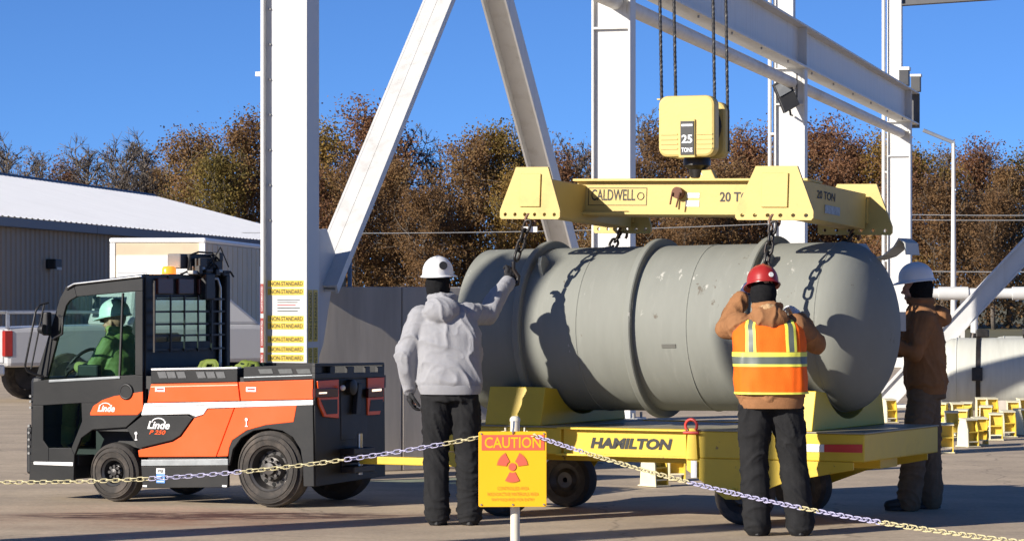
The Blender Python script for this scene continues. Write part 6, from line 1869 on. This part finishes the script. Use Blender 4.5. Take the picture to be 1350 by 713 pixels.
def make_tree(seed, H, spread, nleaf, leaf, low=0.12, leafsize=0.17):
    rnd = random.Random(seed)
    wood, twigs_pts = MB(), []
    def wob(s): return Vector((rnd.uniform(-s, s), rnd.uniform(-s, s), rnd.uniform(-s, s)))
    path = [Vector((0, 0, 0))]
    for i in range(8):
        path.append(path[-1] + Vector((rnd.uniform(-.18, .18), rnd.uniform(-.18, .18), H * 0.9 / 8)))
    wood.tube(path, [0.22 * (1 - i / 8.8) * H / 12 + 0.02 for i in range(9)], 6)
    def along(t):
        k = min(7, int(t * 8)); f = t * 8 - k
        return path[k].lerp(path[k + 1], f)
    nl = 17
    for i in range(nl):
        t = low + (0.97 - low) * (i + rnd.random() * 0.6) / nl
        az = i * 2.4 + rnd.uniform(-.5, .5)
        el = R(rnd.uniform(18, 45) + 30 * t)
        env = math.sin(math.pi * min(1.0, (t * 0.78 + 0.20))) ** 0.7
        L = spread * env * rnd.uniform(0.65, 1.15)
        d = Vector((math.cos(az) * math.cos(el), math.sin(az) * math.cos(el), math.sin(el)))
        p = along(t)
        lp = [p]
        for k in range(4):
            d = (d + wob(0.22) + Vector((0, 0, 0.06))).normalized()
            p = p + d * L / 4
            lp.append(p)
        wood.tube(lp, [0.085 * (1 - k / 4.6) * H / 12 for k in range(5)], 5)
        for k in range(1, 5):
            for j in range(3):
                d2 = (d * 0.6 + wob(0.9) + Vector((0, 0, 0.12))).normalized()
                L2 = L * rnd.uniform(0.22, 0.42)
                q0 = lp[k].lerp(lp[k - 1], rnd.random() * 0.8)
                q1 = q0 + d2 * L2 * 0.5 + wob(0.1)
                q2 = q1 + (d2 + wob(0.4)).normalized() * L2 * 0.5
                wood.tube([q0, q1, q2], [0.035, 0.024, 0.012], 4)
                twigs_pts += [(q1, 0.6), (q2, 1.0)]
                if nleaf < 2500:
                    for w_ in range(8):
                        q3 = q1.lerp(q2, rnd.random()) 
                        q4 = q3 + (d2 * 0.7 + wob(0.8) + Vector((0, 0, 0.25))).normalized() * L2 * rnd.uniform(0.35, 0.7)
                        wood.tube([q3, q4], [0.020, 0.011], 3)
                        twigs_pts.append((q4, 0.8))
    lv, lf = [], []
    clumps = []
    for _ in range(max(1, nleaf // 26)):
        c_, w_ = rnd.choice(twigs_pts)
        clumps.append((c_ + wob(0.35), rnd.uniform(0.25, 0.62)))
    for i in range(nleaf):
        c_, sp = clumps[i % len(clumps)]
        p = c_ + Vector((rnd.gauss(0, sp), rnd.gauss(0, sp), rnd.gauss(0, sp * 0.75)))
        s = leafsize * rnd.uniform(0.6, 1.3)
        a = Vector((rnd.gauss(0, 1), rnd.gauss(0, 1), rnd.gauss(0, 1))).normalized()
        b_ = a.cross(Vector((rnd.gauss(0, 1), rnd.gauss(0, 1), rnd.gauss(0, 1)))).normalized()
        k = len(lv)
        lv += [p - a * s * 0.5, p + b_ * s * 0.32, p + a * s * 0.5, p - b_ * s * 0.32]
        lf.append((k, k + 1, k + 2, k + 3))
    mw = bpy.data.meshes.new("trunk"); mw.from_pydata(wood.v, [], wood.f); mw.shade_smooth(); mw.update()
    ml = bpy.data.meshes.new("crown"); ml.from_pydata(lv, [], lf); ml.update()
    mw.materials.append(bark_pale if nleaf < 2500 else bark)
    ml.materials.append(leaf)
    return mw, ml, H
random.seed(4)
kinds = {
    'b1': make_tree(1, 13, 4.6, 17442, leaf_brown), 'b2': make_tree(2, 12.5, 4.9, 17442, leaf_brown), 'b3': make_tree(3, 13.5, 4.2, 16065, leaf_brown),
    'r1': make_tree(4, 12, 4.4, 16065, leaf_rust), 'r2': make_tree(5, 12.5, 4.0, 14917, leaf_rust),
    'o1': make_tree(6, 12, 4.5, 16065, leaf_olive), 'o2': make_tree(7, 12.5, 4.0, 13770, leaf_olive),
    'n1': make_tree(8, 13, 4.4, 330, leaf_brown, 0.3, 0.16), 'n2': make_tree(9, 13, 4.0, 1300, leaf_brown, 0.3, 0.16), 'n3': make_tree(10, 12, 3.8, 200, leaf_brown, 0.35, 0.16)}
words = {'b': "brown-leaved tree", 'r': "rust-red leaved tree", 'o': "olive and gold leaved tree", 'n': "bare-branched tree"}
def tree(kind, u, vtop, Y, lab, low=0.0):
    mw, ml, H = kinds[kind]
    h = EYE + (HY - vtop) / F_PX * Y + 0.4
    e = bpy.data.objects.new("oak_tree" if kind[0] != 'n' else "bare_tree", None)
    COL.objects.link(e)
    s = h / (H * 1.075)
    e.location = ((u - CX) / F_PX * Y, Y, 0)
    e.rotation_euler = (0, 0, random.uniform(0, 6.28))
    e.scale = (s * random.uniform(0.95, 1.12), s * random.uniform(0.95, 1.12), s)
    tag(e, lab, "tree", "trees of the wood behind the yard")
    link("trunk", mw, None, e)
    link("crown", ml, None, e)
place = [
    ('n1', 12, 168, 172, "sparse-leaved tree above the left end of the white roof"), ('n2', 48, 186, 176, "small sparse tree between the left-edge tree and the bare trees"), ('n1', 118, 172, 175, "leftmost tall bare tree above the white roof"), ('n3', 160, 164, 174, "middle bare tree above the white roof"), ('n1', 196, 166, 178, "rightmost bare tree above the white roof"),
    ('r2', 80, 205, 190, "low rust tree behind the bare trees"), ('b3', 205, 196, 184, "low brown tree at the right foot of the bare trees"), ('b1', 255, 158, 172, "brown tree left of the taped column"), ('b2', 318, 142, 170, "tall brown tree directly left of the taped column"),
    ('o1', 285, 190, 166, "olive tree in front of the tall brown tree left of the taped column"), ('b3', 372, 150, 176, "brown tree hidden behind the taped column"), ('o2', 440, 146, 171, "brown and gold tree just right of the taped column"), ('r1', 492, 130, 178, "tall rust tree behind the lit diagonal brace"), ('n2', 540, 152, 180, "thin tree right of the lit diagonal brace"), ('b1', 470, 200, 164, "low brown tree in front of the brace's tall rust tree"),
    ('n1', 574, 184, 180, "sparse tree in the dip between the two braces"), ('b2', 612, 168, 171, "broad golden-brown tree between the two braces"), ('o1', 655, 152, 173, "tall brown tree left of the shaded brace"), ('b1', 560, 235, 162, "low brown tree under the dip between the braces"), ('b3', 705, 164, 175, "brown tree behind the shaded brace"), ('n2', 745, 166, 182, "grey sparse tree right of the shaded brace"), ('n1', 775, 162, 184, "grey sparse tree left of the middle column"),
    ('r1', 735, 205, 168, "low rust tree right of the shaded brace"), ('n2', 852, 132, 178, "sparse grey tree left of the hook block"), ('b3', 884, 128, 176, "tall brown tree behind the hook block"), ('b1', 930, 150, 175, "brown tree hidden by the hook block"), ('n2', 972, 150, 180, "sparse tree right of the hook block"), ('r2', 1000, 158, 172, "rust tree left of the floodlight column"),
    ('r1', 1082, 152, 173, "bright rust tree right of the floodlight column"), ('r2', 1112, 168, 171, "second rust tree right of the floodlight column"), ('o2', 1150, 163, 170, "gold tree left of the farthest column"), ('n1', 1130, 160, 184, "sparse tree top between floodlight and farthest columns"), ('b1', 1040, 185, 168, "brown tree below the floodlight"),
    ('o1', 1212, 185, 168, "gold tree right of the farthest column"), ('n2', 1255, 174, 180, "sparse tree behind the light pole"), ('r1', 1282, 184, 174, "rust tree right of the light pole"), ('n2', 1305, 178, 182, "sparse tree near the right edge"), ('b3', 1330, 196, 172, "brown tree near the right edge"), ('o2', 1358, 182, 176, "olive tree at the right edge"), ('b2', 1245, 225, 164, "low brown tree at the foot of the light pole"), ('b1', 1310, 240, 163, "low brown tree behind the right edge brace"),
    ('b2', 830, 190, 168, "brown tree behind the middle column"), ('r2', 1180, 200, 166, "low rust tree behind the farthest column"), ('b3', 520, 185, 168, "brown tree behind the lit brace's lower half"), ('o2', 676, 210, 166, "low golden tree behind the left end of the spreader"), ('b1', 960, 200, 166, "low brown tree right of the hook block"), ('b3', 790, 240, 164, "low brown tree under the spreader's middle"), ('b2', 905, 235, 164, "low brown tree under the hook"), ('r1', 410, 215, 164, "low rust tree at the foot of the taped column")]
for k, u, v, Y, lab in place:
    tree(k, u, v, Y, lab)
# thicket at the wood's edge and the dark wood behind, one uncountable mass
rnd = random.Random(77)
lv, lf = [], []
for i in range(60000):
    u = rnd.uniform(-40, 1400)
    row = rnd.random()
    Y = 163 + 34 * row
    zmax = 3.2 + 5.5 * row + 1.2 * math.sin(u * 0.045) + 0.9 * math.sin(u * 0.11 + 2)
    z = zmax * rnd.random() ** 0.8
    p = Vector(((u - CX) / F_PX * Y, Y + rnd.gauss(0, 0.6), z))
    s = 0.24 * rnd.uniform(0.6, 1.3)
    a = Vector((rnd.gauss(0, 1), rnd.gauss(0, 1), rnd.gauss(0, 1))).normalized()
    b_ = a.cross(Vector((rnd.gauss(0, 1), rnd.gauss(0, 1), rnd.gauss(0, 1)))).normalized()
    k = len(lv)
    lv += [p - a * s * 0.5, p + b_ * s * 0.35, p + a * s * 0.5, p - b_ * s * 0.35]
    lf.append((k, k + 1, k + 2, k + 3))
me = bpy.data.meshes.new("thicket"); me.from_pydata(lv, [], lf); me.materials.append(leaf_brown); me.update()
o = link("thicket", me, None)
tag(o, "brown undergrowth filling the edge of the wood", "undergrowth", kind="stuff")
